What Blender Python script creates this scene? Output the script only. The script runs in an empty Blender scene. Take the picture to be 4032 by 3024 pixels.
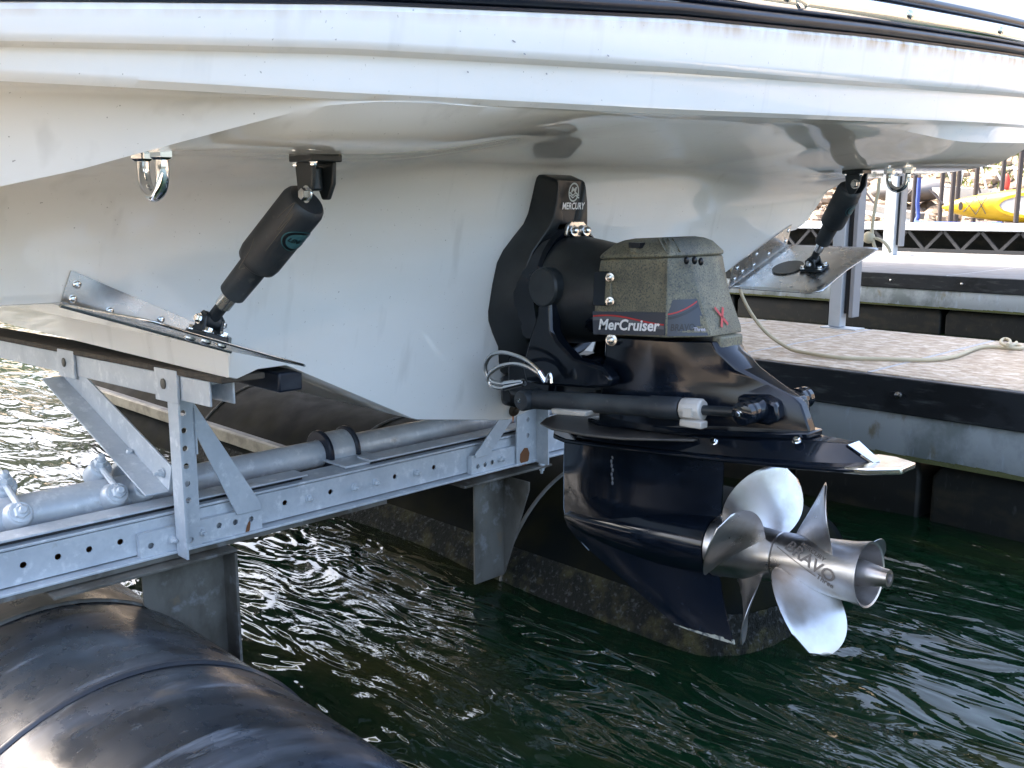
import bpy, bmesh, math, random
import numpy as np
from mathutils import Vector, Matrix, noise
random.seed(7)
S = bpy.context.scene
COL = S.collection
R_ = math.radians

# ------------------------------------------------------------------ camera
FPX = 3850.0
YAW, PITCH = R_(45.5), R_(10.2)
CAM = Vector((2.185, -2.14, 1.36))
F0 = Vector((-math.sin(YAW), math.cos(YAW), 0)); RT = Vector((math.cos(YAW), math.sin(YAW), 0))
FW = F0*math.cos(PITCH) + Vector((0, 0, -math.sin(PITCH))); UP = F0*math.sin(PITCH) + Vector((0, 0, math.cos(PITCH)))
cd = bpy.data.cameras.new('camera'); cam = bpy.data.objects.new('camera', cd); COL.objects.link(cam)
cd.sensor_width = 36; cd.lens = FPX/4032*36; cd.clip_start = .05; cd.clip_end = 3000
M = Matrix((RT, UP, -FW)).transposed().to_4x4(); M.translation = CAM; cam.matrix_world = M
S.camera = cam

# ------------------------------------------------------------------ light
SUN_EL, SUN_AZ = 50, 196            # azimuth: direction of the sun in the x-y plane, degrees from +x
EXPOSURE = 2.95
SKY_STRENGTH, SUN_STRENGTH = .15, 2.0
W = bpy.data.worlds.new('World'); S.world = W; W.use_nodes = True
nt = W.node_tree; bg = nt.nodes['Background']
sky = nt.nodes.new('ShaderNodeTexSky'); sky.sky_type = 'NISHITA'; sky.sun_disc = False
sky.sun_elevation = R_(SUN_EL); sky.sun_rotation = R_(90-SUN_AZ); sky.air_density = 1.0; sky.dust_density = 6.0
nt.links.new(sky.outputs[0], bg.inputs[0]); bg.inputs[1].default_value = SKY_STRENGTH
sd = bpy.data.lights.new('sun', 'SUN'); so = bpy.data.objects.new('sun', sd); COL.objects.link(so)
sd.energy = SUN_STRENGTH; sd.angle = R_(.5); sd.color = (1, .95, .87)
sv = Vector((math.cos(R_(SUN_EL))*math.cos(R_(SUN_AZ)), math.cos(R_(SUN_EL))*math.sin(R_(SUN_AZ)), math.sin(R_(SUN_EL))))
so.rotation_euler = sv.to_track_quat('Z', 'Y').to_euler()
S.view_settings.view_transform = 'Standard'; S.view_settings.look = 'None'
S.view_settings.exposure = EXPOSURE; S.view_settings.gamma = 1
S.view_settings.use_curve_mapping = False
S.render.engine = 'CYCLES'; S.cycles.use_denoising = True; S.cycles.max_bounces = 8
S.cycles.sample_clamp_indirect = 6

# ------------------------------------------------------------------ survey: photo points carried onto planes of the real place
def ray(x, y): return RT*((x-2016)/FPX) - UP*((y-1512)/FPX) + FW
def on(x, y, n, d):
    n = Vector(n); v = ray(x, y); return CAM + v*((d-CAM.dot(n))/v.dot(n))
def PY(x, y, Y=0): return on(x, y, (0, 1, 0), Y)
def PX(x, y, X=0): return on(x, y, (1, 0, 0), X)
def PZ(x, y, Z=0): return on(x, y, (0, 0, 1), Z)
T13 = math.tan(R_(13)); KZ = .692
ROLL = .032
def TR(x, y): return on(x, y, (1, ROLL*T13, -T13), -KZ*T13)      # raked transom plane

# ------------------------------------------------------------------ materials
def mat(name, col, rough=.5, metal=0, layers=(), bump=None, coat=0, ior=1.5, rvar=0, spec=.5, aniso=0):
    """layers: (colour, scale, lo, hi, stretch xyz, amount) noise masks over the base colour"""
    m = bpy.data.materials.new(name); m.use_nodes = True
    n = m.node_tree; b = n.nodes['Principled BSDF']; L = n.links.new
    b.inputs['Base Color'].default_value = (*col, 1); b.inputs['Roughness'].default_value = rough
    b.inputs['Metallic'].default_value = metal; b.inputs['IOR'].default_value = ior
    b.inputs['Specular IOR Level'].default_value = spec
    if coat: b.inputs['Coat Weight'].default_value = coat; b.inputs['Coat Roughness'].default_value = .04
    if not layers and not bump and not rvar: return m
    tc = n.nodes.new('ShaderNodeTexCoord')
    def nz(scale, st, det=6, rg=.6):
        mp = n.nodes.new('ShaderNodeMapping'); mp.inputs['Scale'].default_value = st
        mp.inputs['Location'].default_value = (random.random()*9, random.random()*9, random.random()*9)
        L(tc.outputs['Object'], mp.inputs[0]); t = n.nodes.new('ShaderNodeTexNoise')
        t.inputs['Scale'].default_value = scale; t.inputs['Detail'].default_value = det; t.inputs['Roughness'].default_value = rg
        L(mp.outputs[0], t.inputs['Vector']); return t.outputs['Fac']
    cur = None
    for (c, sc, lo, hi, st, am) in layers:
        mr = n.nodes.new('ShaderNodeMapRange'); mr.inputs[1].default_value = lo; mr.inputs[2].default_value = hi
        mr.inputs[4].default_value = am; L(nz(sc, st), mr.inputs[0])
        mx = n.nodes.new('ShaderNodeMix'); mx.data_type = 'RGBA'; L(mr.outputs[0], mx.inputs[0])
        if cur is None: mx.inputs[6].default_value = (*col, 1)
        else: L(cur, mx.inputs[6])
        mx.inputs[7].default_value = (*c, 1); cur = mx.outputs[2]
    if cur is not None: L(cur, b.inputs['Base Color'])
    if rvar:
        mr = n.nodes.new('ShaderNodeMapRange'); mr.inputs[1].default_value = .35; mr.inputs[2].default_value = .65
        mr.inputs[3].default_value = max(.02, rough-rvar); mr.inputs[4].default_value = rough+rvar
        L(nz(9, (1, 1, 1)), mr.inputs[0]); L(mr.outputs[0], b.inputs['Roughness'])
    if bump:
        sc, strg, st, dist = bump
        bp = n.nodes.new('ShaderNodeBump'); bp.inputs['Strength'].default_value = strg; bp.inputs['Distance'].default_value = dist
        L(nz(sc, st), bp.inputs['Height']); L(bp.outputs[0], b.inputs['Normal'])
    return m
I1 = (1, 1, 1)
GEL = mat('white_gelcoat', (.85, .848, .835), .055, layers=[((.78, .775, .75), 2.2, .45, .75, (1, 1, 2.5), .5), ((.62, .58, .50), 30, .70, .80, (1, .25, 1), .3)])
CREAM = mat('gelcoat_stain', (.50, .36, .20), .3)
BLKG = mat('black_gloss_paint', (.003, .005, .009), .12, spec=.38, layers=[((.014, .02, .032), 6, .5, .8, (1, 1, 2), .8), ((.12, .12, .115), 90, .70, .78, I1, .6)], rvar=.06)
BLKM = mat('black_matte_plastic', (.008, .011, .014), .42, layers=[((.024, .029, .032), 7, .45, .7, I1, 1), ((.09, .085, .07), 60, .66, .78, I1, .7)], rvar=.08, bump=(240, .12, I1, .002))
BLKD = mat('black_deep', (.005, .006, .008), .3)
DIRT = mat('dusty_plastic', (.125, .118, .082), .6, layers=[((.28, .25, .16), 8, .40, .62, I1, .7), ((.035, .042, .047), 230, .50, .60, I1, .75), ((.04, .045, .048), 5, .56, .70, I1, .6), ((.27, .255, .19), 300, .58, .66, I1, .6), ((.08, .085, .085), 7, .58, .72, I1, .6)], bump=(150, .3, I1, .004))
RAMM = mat('dusty_ram_plastic', (.016, .020, .025), .55, layers=[((.045, .052, .056), 7, .42, .68, I1, 1), ((.11, .11, .10), 50, .63, .74, I1, .6)], rvar=.08, bump=(240, .12, I1, .002))
STEEL = mat('stainless_steel', (.60, .595, .585), .27, 1, layers=[((.46, .45, .43), 9, .45, .7, (1, 1, 1), .8)], rvar=.07)
CHROME = mat('polished_chrome', (.70, .72, .74), .05, 1)
PROP = mat('propeller_steel', (.50, .495, .50), .35, 1, layers=[((.40, .35, .30), 7, .44, .66, I1, .9), ((.72, .74, .80), 5, .55, .7, I1, .6)], rvar=.08, bump=(220, .06, I1, .001))
PROPW = mat('worn_chrome_edge', (.72, .70, .66), .22, 1, layers=[((.35, .25, .16), 12, .55, .7, I1, .7)])
GALV = mat('galvanised_steel', (.52, .56, .60), .44, .22, layers=[((.40, .44, .485), 8, .42, .64, I1, .8), ((.72, .745, .77), 22, .55, .70, I1, .85), ((.43, .475, .53), 70, .5, .62, I1, .5), ((.24, .20, .14), 9, .66, .78, I1, .85), ((.20, .09, .04), 17, .73, .80, I1, .8)], rvar=.12, bump=(60, .12, I1, .003))
GALVD = mat('weathered_steel', (.13, .125, .11), .6, .2, layers=[((.06, .054, .042), 6, .42, .6, (1, 1, .6), 1), ((.24, .25, .26), 15, .57, .70, I1, .7), ((.19, .13, .07), 10, .62, .74, I1, .7)], bump=(45, .2, I1, .005))
RUST = mat('rust', (.16, .065, .025), .9)
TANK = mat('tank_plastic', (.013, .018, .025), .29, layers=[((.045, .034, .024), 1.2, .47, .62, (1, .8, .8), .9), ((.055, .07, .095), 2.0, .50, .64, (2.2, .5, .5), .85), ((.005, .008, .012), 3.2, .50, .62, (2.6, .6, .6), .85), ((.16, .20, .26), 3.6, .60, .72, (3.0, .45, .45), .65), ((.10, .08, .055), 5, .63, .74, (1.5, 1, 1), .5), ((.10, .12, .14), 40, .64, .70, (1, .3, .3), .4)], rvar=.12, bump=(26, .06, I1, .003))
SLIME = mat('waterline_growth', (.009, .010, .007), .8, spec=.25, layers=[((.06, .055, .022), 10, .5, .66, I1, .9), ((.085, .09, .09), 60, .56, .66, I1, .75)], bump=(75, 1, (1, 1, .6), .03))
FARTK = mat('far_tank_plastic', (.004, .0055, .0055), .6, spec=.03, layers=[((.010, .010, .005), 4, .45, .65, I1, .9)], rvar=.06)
RUB = mat('navy_black_rubber', (.007, .012, .024), .35, spec=.35, layers=[((.045, .055, .07), 8, .5, .75, (1, .4, 1), .8)])
BUNK = mat('bunk_carpet', (.085, .070, .055), .95, layers=[((.055, .045, .036), 40, .45, .6, I1, .8)], bump=(160, .5, I1, .004))
DECK = mat('concrete_deck', (.43, .34, .24), .8, layers=[((.28, .205, .13), 13, .48, .58, (1.0, 1.7, 1), .75), ((.62, .54, .43), 17, .50, .62, (1.0, 1.7, 1), .8), ((.19, .15, .115), 40, .58, .68, (1, 2, 1), .6)], bump=(70, .2, I1, .003))
DECKW = mat('pale_deck', (.17, .162, .152), .8, layers=[((.13, .115, .10), 5, .47, .62, (1, 2, 1), .8)])
GROUT = mat('joint_filler', (.40, .395, .39), .8)
BOARD = mat('black_rub_board', (.013, .015, .017), .5, spec=.3, layers=[((.006, .007, .008), 4, .52, .60, (1, 1, 1.4), .95), ((.075, .08, .078), 12, .55, .72, (.5, 1, 2.5), .7)], rvar=.12, bump=(40, .15, (.3, 1, 1), .004))
CHAN = mat('dock_aluminium', (.33, .36, .37), .5, .35, layers=[((.16, .185, .18), 3.5, .46, .60, (1, 1, .8), .85), ((.17, .13, .05), 5, .60, .70, (1.5, 1, 1), .7), ((.40, .46, .53), 7, .58, .68, (2, 1, .5), .8)], rvar=.1)
ALGAE = mat('algae_edge', (.075, .08, .025), .9, bump=(90, .9, I1, .01))
FLOAT = mat('black_float', (.006, .007, .006), .55, spec=.2, layers=[((.022, .019, .011), 5, .5, .68, (1, 1, 2), .8), ((.03, .033, .03), 22, .6, .7, (2, 1, .6), .6)])
POST = mat('painted_post', (.45, .49, .52), .45, .3, layers=[((.36, .40, .43), 7, .45, .65, I1, .7)])
POSTF = mat('grey_strip', (.22, .225, .23), .5)
ROPE = mat('cream_rope', (.44, .39, .27), .85, bump=(140, .6, (1, 1, 1), .003))
BLUE = mat('blue_rope', (.03, .06, .25), .7)
WHT = mat('white_print', (.80, .80, .80), .5)
SILV = mat('silver_print', (.40, .47, .48), .4)
REDP = mat('red_print', (.45, .03, .03), .5)
DECAL = mat('decal_navy', (.030, .036, .050), .33)
DECALT = mat('decal_dark', (.012, .015, .022), .33)
GREYP = mat('grey_print', (.10, .105, .12), .4)
ENGR = mat('engraved_print', (.16, .14, .125), .5, .5)
TEAL = mat('teal_print', (.03, .10, .115), .6)
SCAR = mat('scratch_tan', (.11, .10, .082), .9)
ANODE = mat('zinc_anode', (.50, .47, .43), .6, .3, layers=[((.36, .32, .27), 14, .45, .6, I1, .9)], bump=(60, .25, I1, .003))
PLUG = mat('bronze_plug', (.075, .058, .043), .5, .5)
YEL = mat('kayak_yellow', (.50, .31, .006), .4)
KGREY = mat('kayak_inside', (.42, .42, .43), .6)
PIPEB = mat('brown_black_pipe', (.035, .027, .026), .5)
TARP = mat('grey_tarp', (.14, .13, .125), .8)
DING = mat('white_dinghy', (.62, .62, .60), .4)
ROCK = mat('tan_rock', (.27, .205, .145), .9, layers=[((.15, .11, .08), 3, .4, .6, I1, .8), ((.36, .29, .22), 7, .55, .7, I1, .8)], bump=(14, .4, I1, .05))
BANK = mat('bank_earth', (.20, .15, .10), .95, layers=[((.22, .17, .12), 2.5, .4, .62, I1, .9), ((.28, .22, .16), 9, .5, .7, I1, .8)], bump=(6, .8, I1, .1))
LEAF = mat('bank_grass', (.16, .20, .04), .8, layers=[((.09, .13, .025), 6, .4, .6, I1, .9)])
RED = mat('red_cloth', (.5, .05, .03), .7)

def water_mat():
    m = bpy.data.materials.new('lake_water'); m.use_nodes = True
    n = m.node_tree; b = n.nodes['Principled BSDF']; L = n.links.new
    b.inputs['Base Color'].default_value = (.0025, .015, .0055, 1); b.inputs['Roughness'].default_value = .02; b.inputs['IOR'].default_value = 1.333; b.inputs['Specular IOR Level'].default_value = .5
    tc = n.nodes.new('ShaderNodeTexCoord')
    def nz(sc, st, det, dis=.7, rot=14):
        mp = n.nodes.new('ShaderNodeMapping'); mp.inputs['Scale'].default_value = st; mp.inputs['Rotation'].default_value = (0, 0, R_(rot))
        L(tc.outputs['Object'], mp.inputs[0]); t = n.nodes.new('ShaderNodeTexNoise'); t.inputs['Scale'].default_value = sc
        t.inputs['Detail'].default_value = det; t.inputs['Distortion'].default_value = dis; L(mp.outputs[0], t.inputs['Vector']); return t.outputs['Fac']
    last = None
    mr = n.nodes.new('ShaderNodeMapRange'); mr.inputs[1].default_value = .38; mr.inputs[2].default_value = .62; mr.inputs[3].default_value = .12
    L(nz(1.1, (1, 1.8, 1), 3), mr.inputs[0])
    for sc, st, dist, strg, det, rot in ((2.6, (1.0, 2.6, 1), .085, .55, 2, 14), (12, (1.0, 2.6, 1), .011, .42, 2, 20), (42, (1.0, 1.8, 1), .0025, .22, 1, -8)):
        bp = n.nodes.new('ShaderNodeBump'); bp.inputs['Distance'].default_value = dist
        mu = n.nodes.new('ShaderNodeMath'); mu.operation = 'MULTIPLY'; mu.inputs[1].default_value = strg; L(mr.outputs[0], mu.inputs[0])
        if sc > 5: L(mu.outputs[0], bp.inputs['Strength'])
        else: bp.inputs['Strength'].default_value = strg
        L(nz(sc, st, det, .9, rot), bp.inputs['Height'])
        if last: L(last, bp.inputs['Normal'])
        last = bp.outputs[0]
    mx = n.nodes.new('ShaderNodeMix'); mx.data_type = 'RGBA'; m2 = n.nodes.new('ShaderNodeMapRange'); m2.inputs[1].default_value = .48; m2.inputs[2].default_value = .7
    L(nz(.9, (1, 1.6, 1), 4), m2.inputs[0]); L(m2.outputs[0], mx.inputs[0])
    mx.inputs[6].default_value = (.0022, .013, .005, 1); mx.inputs[7].default_value = (.022, .022, .007, 1); L(mx.outputs[2], b.inputs['Base Color'])  # olive patches put into the water colour in place of warm reflections
    L(last, b.inputs['Normal']); return m
WATER = water_mat()

# ------------------------------------------------------------------ mesh helpers
def frame(axis):
    a = Vector(axis).normalized(); u = Vector((0, 0, 1)) if abs(a.z) < .9 else Vector((1, 0, 0))
    x = u.cross(a).normalized(); return x, a.cross(x), a
class MB:
    def __init__(s): s.v = []; s.f = []
    def add(s, vs, fs):
        o = len(s.v); s.v += [Vector(v) for v in vs]; s.f += [tuple(i+o for i in f) for f in fs]; return s
    def hexa(s, p):   # 8 points: bottom ring 0-3, top ring 4-7
        return s.add(p, [(3, 2, 1, 0), (4, 5, 6, 7), (0, 1, 5, 4), (1, 2, 6, 5), (2, 3, 7, 6), (3, 0, 4, 7)])
    def box(s, lo, hi):
        (a, b, c), (d, e, f) = lo, hi
        return s.hexa([(a, b, c), (d, b, c), (d, e, c), (a, e, c), (a, b, f), (d, b, f), (d, e, f), (a, e, f)])
    def beam(s, p0, p1, w, h, up=(0, 0, 1)):
        p0, p1 = Vector(p0), Vector(p1); a = (p1-p0).normalized(); x = a.cross(Vector(up)).normalized(); z = x.cross(a)
        q = [(-w/2, -h/2), (w/2, -h/2), (w/2, h/2), (-w/2, h/2)]
        return s.hexa([p0+x*i+z*j for i, j in q] + [p1+x*i+z*j for i, j in q])
    def prism(s, poly, off):
        n = len(poly); off = Vector(off); poly = [Vector(p) for p in poly]
        return s.add(poly + [p+off for p in poly], [tuple(range(n))[::-1], tuple(range(n, 2*n))] + [(i, (i+1) % n, (i+1) % n+n, i+n) for i in range(n)])
    def loft(s, rings, cap=True, closed=True):
        n = len(rings[0]); vs = [v for r in rings for v in r]; fs = []
        for k in range(len(rings)-1):
            for i in range(n if closed else n-1):
                j = (i+1) % n; fs.append((k*n+i, k*n+j, (k+1)*n+j, (k+1)*n+i))
        if cap: fs += [tuple(range(n))[::-1], tuple(range((len(rings)-1)*n, len(rings)*n))]
        return s.add(vs, fs)
    def lathe(s, p, axis, prof, n=28, cap=True):
        x, y, a = frame(axis); p = Vector(p)
        return s.loft([[p+a*t+(x*math.cos(k*2*math.pi/n)+y*math.sin(k*2*math.pi/n))*r for k in range(n)] for t, r in prof], cap)
    def cyl(s, p0, p1, r, r1=None, n=20):
        d = Vector(p1)-Vector(p0); return s.lathe(p0, d, [(0, r), (d.length, r if r1 is None else r1)], n)
    def tube(s, pts, r, n=8, sub=6):
        pts = smooth(pts, sub) if sub else [Vector(p) for p in pts]
        rings = []; x = None
        for i, p in enumerate(pts):
            a = (pts[min(i+1, len(pts)-1)]-pts[max(i-1, 0)]).normalized()
            if x is None: x = frame(a)[0]
            x = (x-a*x.dot(a)).normalized(); y = a.cross(x)
            rings.append([p+(x*math.cos(k*2*math.pi/n)+y*math.sin(k*2*math.pi/n))*r for k in range(n)])
        return s.loft(rings)
    def ball(s, c, r, sx=1, sy=1, sz=1, n=14, m=8):
        c = Vector(c); return s.loft([[c+Vector((sx*r*math.sin(t)*math.cos(k*2*math.pi/n), sy*r*math.sin(t)*math.sin(k*2*math.pi/n), -sz*r*math.cos(t))) for k in range(n)] for t in [max(.02, min(math.pi-.02, math.pi*i/m)) for i in range(m+1)]])
    def build(s, name, m, parent=None, bevel=0, ang=35, root=None, solid=0, flat=False):
        me = bpy.data.meshes.new(name)
        org = Vector((0, 0, 0))
        if parent is not None:
            q = parent
            while q is not None: org += q.location; q = q.parent
        if root is not None: org = Vector(root)
        me.from_pydata([tuple(v-org) for v in s.v], [], s.f); me.validate()
        bm = bmesh.new(); bm.from_mesh(me); bmesh.ops.recalc_face_normals(bm, faces=bm.faces); bm.to_mesh(me); bm.free()
        me.materials.append(m)
        if not flat: fin(me, ang)
        o = bpy.data.objects.new(name, me); COL.objects.link(o)
        if parent is not None: o.parent = parent
        else: o.location = org
        if solid:
            q = o.modifiers.new('thick', 'SOLIDIFY'); q.thickness = solid; q.offset = 0
        if bevel:
            q = o.modifiers.new('bevel', 'BEVEL'); q.width = bevel; q.segments = 2; q.limit_method = 'ANGLE'; q.angle_limit = R_(35)
            q.harden_normals = False
        return o
def fin(me, ang=35):
    if len(me.polygons):
        me.polygons.foreach_set('use_smooth', [True]*len(me.polygons)); me.set_sharp_from_angle(angle=R_(ang))
def smooth(P, sub=6):
    P = [Vector(p) for p in P]; out = []
    for i in range(len(P)-1):
        a, b, c, d = P[max(i-1, 0)], P[i], P[i+1], P[min(i+2, len(P)-1)]
        for k in range(sub):
            t = k/sub
            out.append(.5*((2*b)+(c-a)*t+(2*a-5*b+4*c-d)*t*t+(3*b-a-3*c+d)*t**3))
    return out+[P[-1]]
def empty(name, loc, label, cat, group=None):
    o = bpy.data.objects.new(name, None); COL.objects.link(o); o.location = loc; o.empty_display_size = .1
    return tag(o, label, cat, group)
def tag(o, label=None, cat=None, group=None, kind=None):
    if label: o['label'] = label
    if cat: o['category'] = cat
    if group: o['group'] = group
    if kind: o['kind'] = kind
    return o
def wroot(o):
    w = Vector((0, 0, 0))
    while o is not None: w += o.location; o = o.parent
    return w
def inst(me, name, parent, loc, axis=(0, 0, 1), spin=0):
    o = bpy.data.objects.new(name, me); COL.objects.link(o); o.parent = parent
    o.location = Vector(loc)-wroot(parent)
    q = Vector(axis).to_track_quat('Z', 'Y'); o.rotation_euler = (q.to_matrix() @ Matrix.Rotation(spin, 3, 'Z')).to_euler()
    return o
def proto(mb, name, m, ang=35):
    o = mb.build(name, m, None, ang=ang, root=(0, 0, 0)); me = o.data; bpy.data.objects.remove(o); return me
def pl_holes(outer, holes, x_of, r=.010, n=12):
    """flat plate in the y-z plane with round holes punched through"""
    bm = bmesh.new(); ed = []
    def loop(pts):
        vs = [bm.verts.new(p) for p in pts]
        for i in range(len(vs)): ed.append(bm.edges.new((vs[i], vs[(i+1) % len(vs)])))
    loop([(x_of, y, z) for y, z in outer])
    for (y, z) in holes: loop([(x_of, y+r*math.cos(k*2*math.pi/n), z+r*math.sin(k*2*math.pi/n)) for k in range(n)])
    bmesh.ops.triangle_fill(bm, use_beauty=True, edges=ed)
    bm.verts.index_update(); mb = MB(); mb.add([v.co.copy() for v in bm.verts], [tuple(v.index for v in f.verts) for f in bm.faces]); bm.free()
    return mb
def text(name, s, mapf, m, parent, width, extrude=.0006, shear=0, bold=0, center=True, height=None, fine=False):
    cu = bpy.data.curves.new(name, 'FONT'); cu.body = s; cu.size = 1; cu.shear = shear; cu.offset = bold; cu.resolution_u = 3
    o = bpy.data.objects.new(name, cu); COL.objects.link(o)
    dg = bpy.context.evaluated_depsgraph_get(); me = bpy.data.meshes.new_from_object(o.evaluated_get(dg))
    bpy.data.objects.remove(o)
    if fine:
        bm = bmesh.new(); bm.from_mesh(me); bmesh.ops.triangulate(bm, faces=bm.faces)
        for _ in range(2): bmesh.ops.subdivide_edges(bm, edges=[e for e in bm.edges if e.calc_length() > .12], cuts=1)
        bmesh.ops.triangulate(bm, faces=bm.faces); bm.to_mesh(me); bm.free()
    xs = [v.co.x for v in me.vertices]; ys = [v.co.y for v in me.vertices]
    k = width/(max(xs)-min(xs)); ky = k if height is None else height/(max(ys)-min(ys))
    mb = MB(); org = wroot(parent)
    cx = (max(xs)+min(xs))/2 if center else min(xs); cy = (max(ys)+min(ys))/2 if center else min(ys)
    top = [mapf((v.co.x-cx)*k, (v.co.y-cy)*ky, extrude) for v in me.vertices]
    mb.add(top, [tuple(p.vertices) for p in me.polygons])
    o = mb.build(name, m, parent); return o
def planemap(o, r, u):
    o, r, u = Vector(o), Vector(r).normalized(), Vector(u).normalized(); n = r.cross(u).normalized()
    return lambda x, y, z: o+r*x+u*y+n*z
def lerp_tab(t, x):
    if x <= t[0][0]: return t[0][1]
    for (a, b), (c, d) in zip(t, t[1:]):
        if x <= c: return b+(d-b)*(x-a)/(c-a)
    return t[-1][1]
def sst(x, a, b):
    t = max(0, min(1, (x-a)/(b-a))); return t*t*(3-2*t)

# prototypes shared by many pieces (local z = outward)
def hexbolt(r, h, stud):
    mb = MB(); mb.lathe((0, 0, 0), (0, 0, 1), [(0, r*1.35), (h*.25, r*1.35)], 16)
    mb.lathe((0, 0, h*.25), (0, 0, 1), [(0, r), (h*.8, r), (h, r*.85)], 6)
    if stud: mb.lathe((0, 0, h), (0, 0, 1), [(0, r*.52), (stud, r*.52), (stud+.002, r*.4)], 10)
    return mb
BOLT_G = proto(hexbolt(.0105, .011, .012), 'bolt', GALV)
BOLT_S = proto(hexbolt(.007, .007, .006), 'bolt', STEEL)
NUT_S = proto(hexbolt(.0085, .008, 0), 'nut', CHROME)
def panhead(r):
    mb = MB(); mb.lathe((0, 0, 0), (0, 0, 1), [(0, r), (r*.25, r), (r*.5, r*.8), (r*.62, r*.4), (r*.64, .001)], 14)
    return mb
SCREW = proto(panhead(.0085), 'screw', CHROME)
SCREWL = proto(panhead(.012), 'screw', STEEL)
def phillips(parent_me_r, parent, loc, axis):
    s = inst(SCREW, 'screw', parent, loc, axis); return s

# ================================================================== WATER, BANK, SKY SIDE OF THE PLACE
def build_water():
    nx, ny = 300, 240; x0, x1, y0, y1 = -6.5, 5.0, -2.9, 5.6
    def h(x, y):
        a = noise.noise((x*.9+3, y*2.0, .3))*.026+noise.noise((x*2.2, y*4.6+x*1.1, 1.7))*.014+noise.noise((x*5.5, y*11.0+x*3, 4.1))*.0025
        e = min(1, (x-x0)/.6, (x1-x)/.6, (y-y0)/.6, (y1-y)/.6); return a*max(0, e)
    mb = MB()
    vs = [(x0+(x1-x0)*i/nx, y0+(y1-y0)*j/ny) for j in range(ny+1) for i in range(nx+1)]
    mb.add([(x, y, h(x, y)) for x, y in vs], [(j*(nx+1)+i, j*(nx+1)+i+1, (j+1)*(nx+1)+i+1, (j+1)*(nx+1)+i) for j in range(ny) for i in range(nx)])
    B = 900
    xs = [-B, x0, x1, B]; ys = [-B, y0, y1, B]
    for a in range(3):
        for b in range(3):
            if a == 1 and b == 1: continue
            mb.add([(xs[a], ys[b], 0), (xs[a+1], ys[b], 0), (xs[a+1], ys[b+1], 0), (xs[a], ys[b+1], 0)], [(0, 1, 2, 3)])
    tag(mb.build('water', WATER, ang=180), kind='structure')
build_water()

def build_bank():
    mb = MB(); nx, ny = 90, 26
    def hz(x, y):
        t = y-17.2; base = -.4+1.25*sst(t, -.4, 1.2)+.16*min(max(0, t), 5)+.48*max(0, min(t, 26)-5)
        return base+noise.noise((x*.35, y*.35, 0))*.3*sst(t, 0, 3)+noise.noise((x*1.3, y*1.3, 5))*.12
    vs = []
    for j in range(ny+1):
        y = 16.6+(j/ny)**1.8*60
        for i in range(nx+1):
            x = -70+110*i/nx; vs.append((x, y, hz(x, y)))
    mb.add(vs, [(j*(nx+1)+i, j*(nx+1)+i+1, (j+1)*(nx+1)+i+1, (j+1)*(nx+1)+i) for j in range(ny) for i in range(nx)])
    tag(mb.build('bank', BANK, ang=180), kind='structure')
    rk = MB()
    for k in range(5200):
        y = 16.9+random.random()**1.6*11; x = -12+random.random()*12; r = .03+random.random()**4*.2
        c = Vector((x, y, hz(x, y)+r*.3)); ph = random.random()*9
        rings = []
        for t in (.35, 1.1, 1.9, 2.75):
            rings.append([c+Vector((r*math.sin(t)*math.cos(q)*(1+.4*noise.noise((q, ph, t))), r*.8*math.sin(t)*math.sin(q)*(1+.4*noise.noise((q, ph+3, t))), -r*.7*math.cos(t))) for q in [i*2*math.pi/6+ph for i in range(6)]])
        rk.loft(rings)
    tag(rk.build('bank_rocks', ROCK, ang=20), 'tan rubble stones covering the far shore', None, kind='stuff')
    g = MB()
    for k in range(9000):
        y = 20+random.random()*12; x = -9.5+random.random()*9
        if noise.noise((x*.45, y*.45, 9)) < .1: continue
        z = hz(x, y); a = random.random()*6.3; hh = .06+random.random()*.16; w = .02
        d = Vector((math.cos(a), math.sin(a), 0)); l = Vector((random.uniform(-.2, .2), random.uniform(-.2, .2), hh)); p = Vector((x, y, z-.03))
        g.add([p-d*w, p+d*w, p+l*.6+d*w*.8, p+l, p+l*.6-d*w*.8], [(0, 1, 2, 3, 4)])
    tag(g.build('bank_grass', LEAF, ang=20), 'yellow green grass tufts on the far shore', None, kind='stuff')
    return hz
bank_h = build_bank()

def build_hills():  # unseen wooded ring, added to darken the bright horizon and its reflections
    mb = MB(); n = 160; rows = []
    for k, (r, f) in enumerate(((150, 0), (165, .18), (200, .55), (250, .85), (310, 1.0))):
        row = []
        for i in range(n):
            t = i*2*math.pi/n; h = 34+26*noise.noise((math.cos(t)*2.2, math.sin(t)*2.2, 4))+9*noise.noise((math.cos(t)*9, math.sin(t)*9, 1))
            gap = 1-.93*sst(math.cos(t-R_(-38)), -.05, .5)+1.1*sst(math.cos(t-R_(168)), .5, .9)       # ring lowered behind the camera for more light, raised opposite to darken reflections
            row.append(Vector((r*math.cos(t), r*math.sin(t), -1+h*f*gap+(0 if k == 0 else 5*noise.noise((i*.7, k, 3))))))
        rows.append(row)
    mb.loft(rows, cap=False)
    tag(mb.build('added_hills', mat('wooded_hills', (.035, .05, .022), .95, layers=[((.075, .085, .04), .06, .45, .62, I1, .9), ((.02, .03, .014), .3, .5, .65, I1, .8)], bump=(.5, 1, I1, 3)), ang=180), kind='structure')
build_hills()

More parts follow.
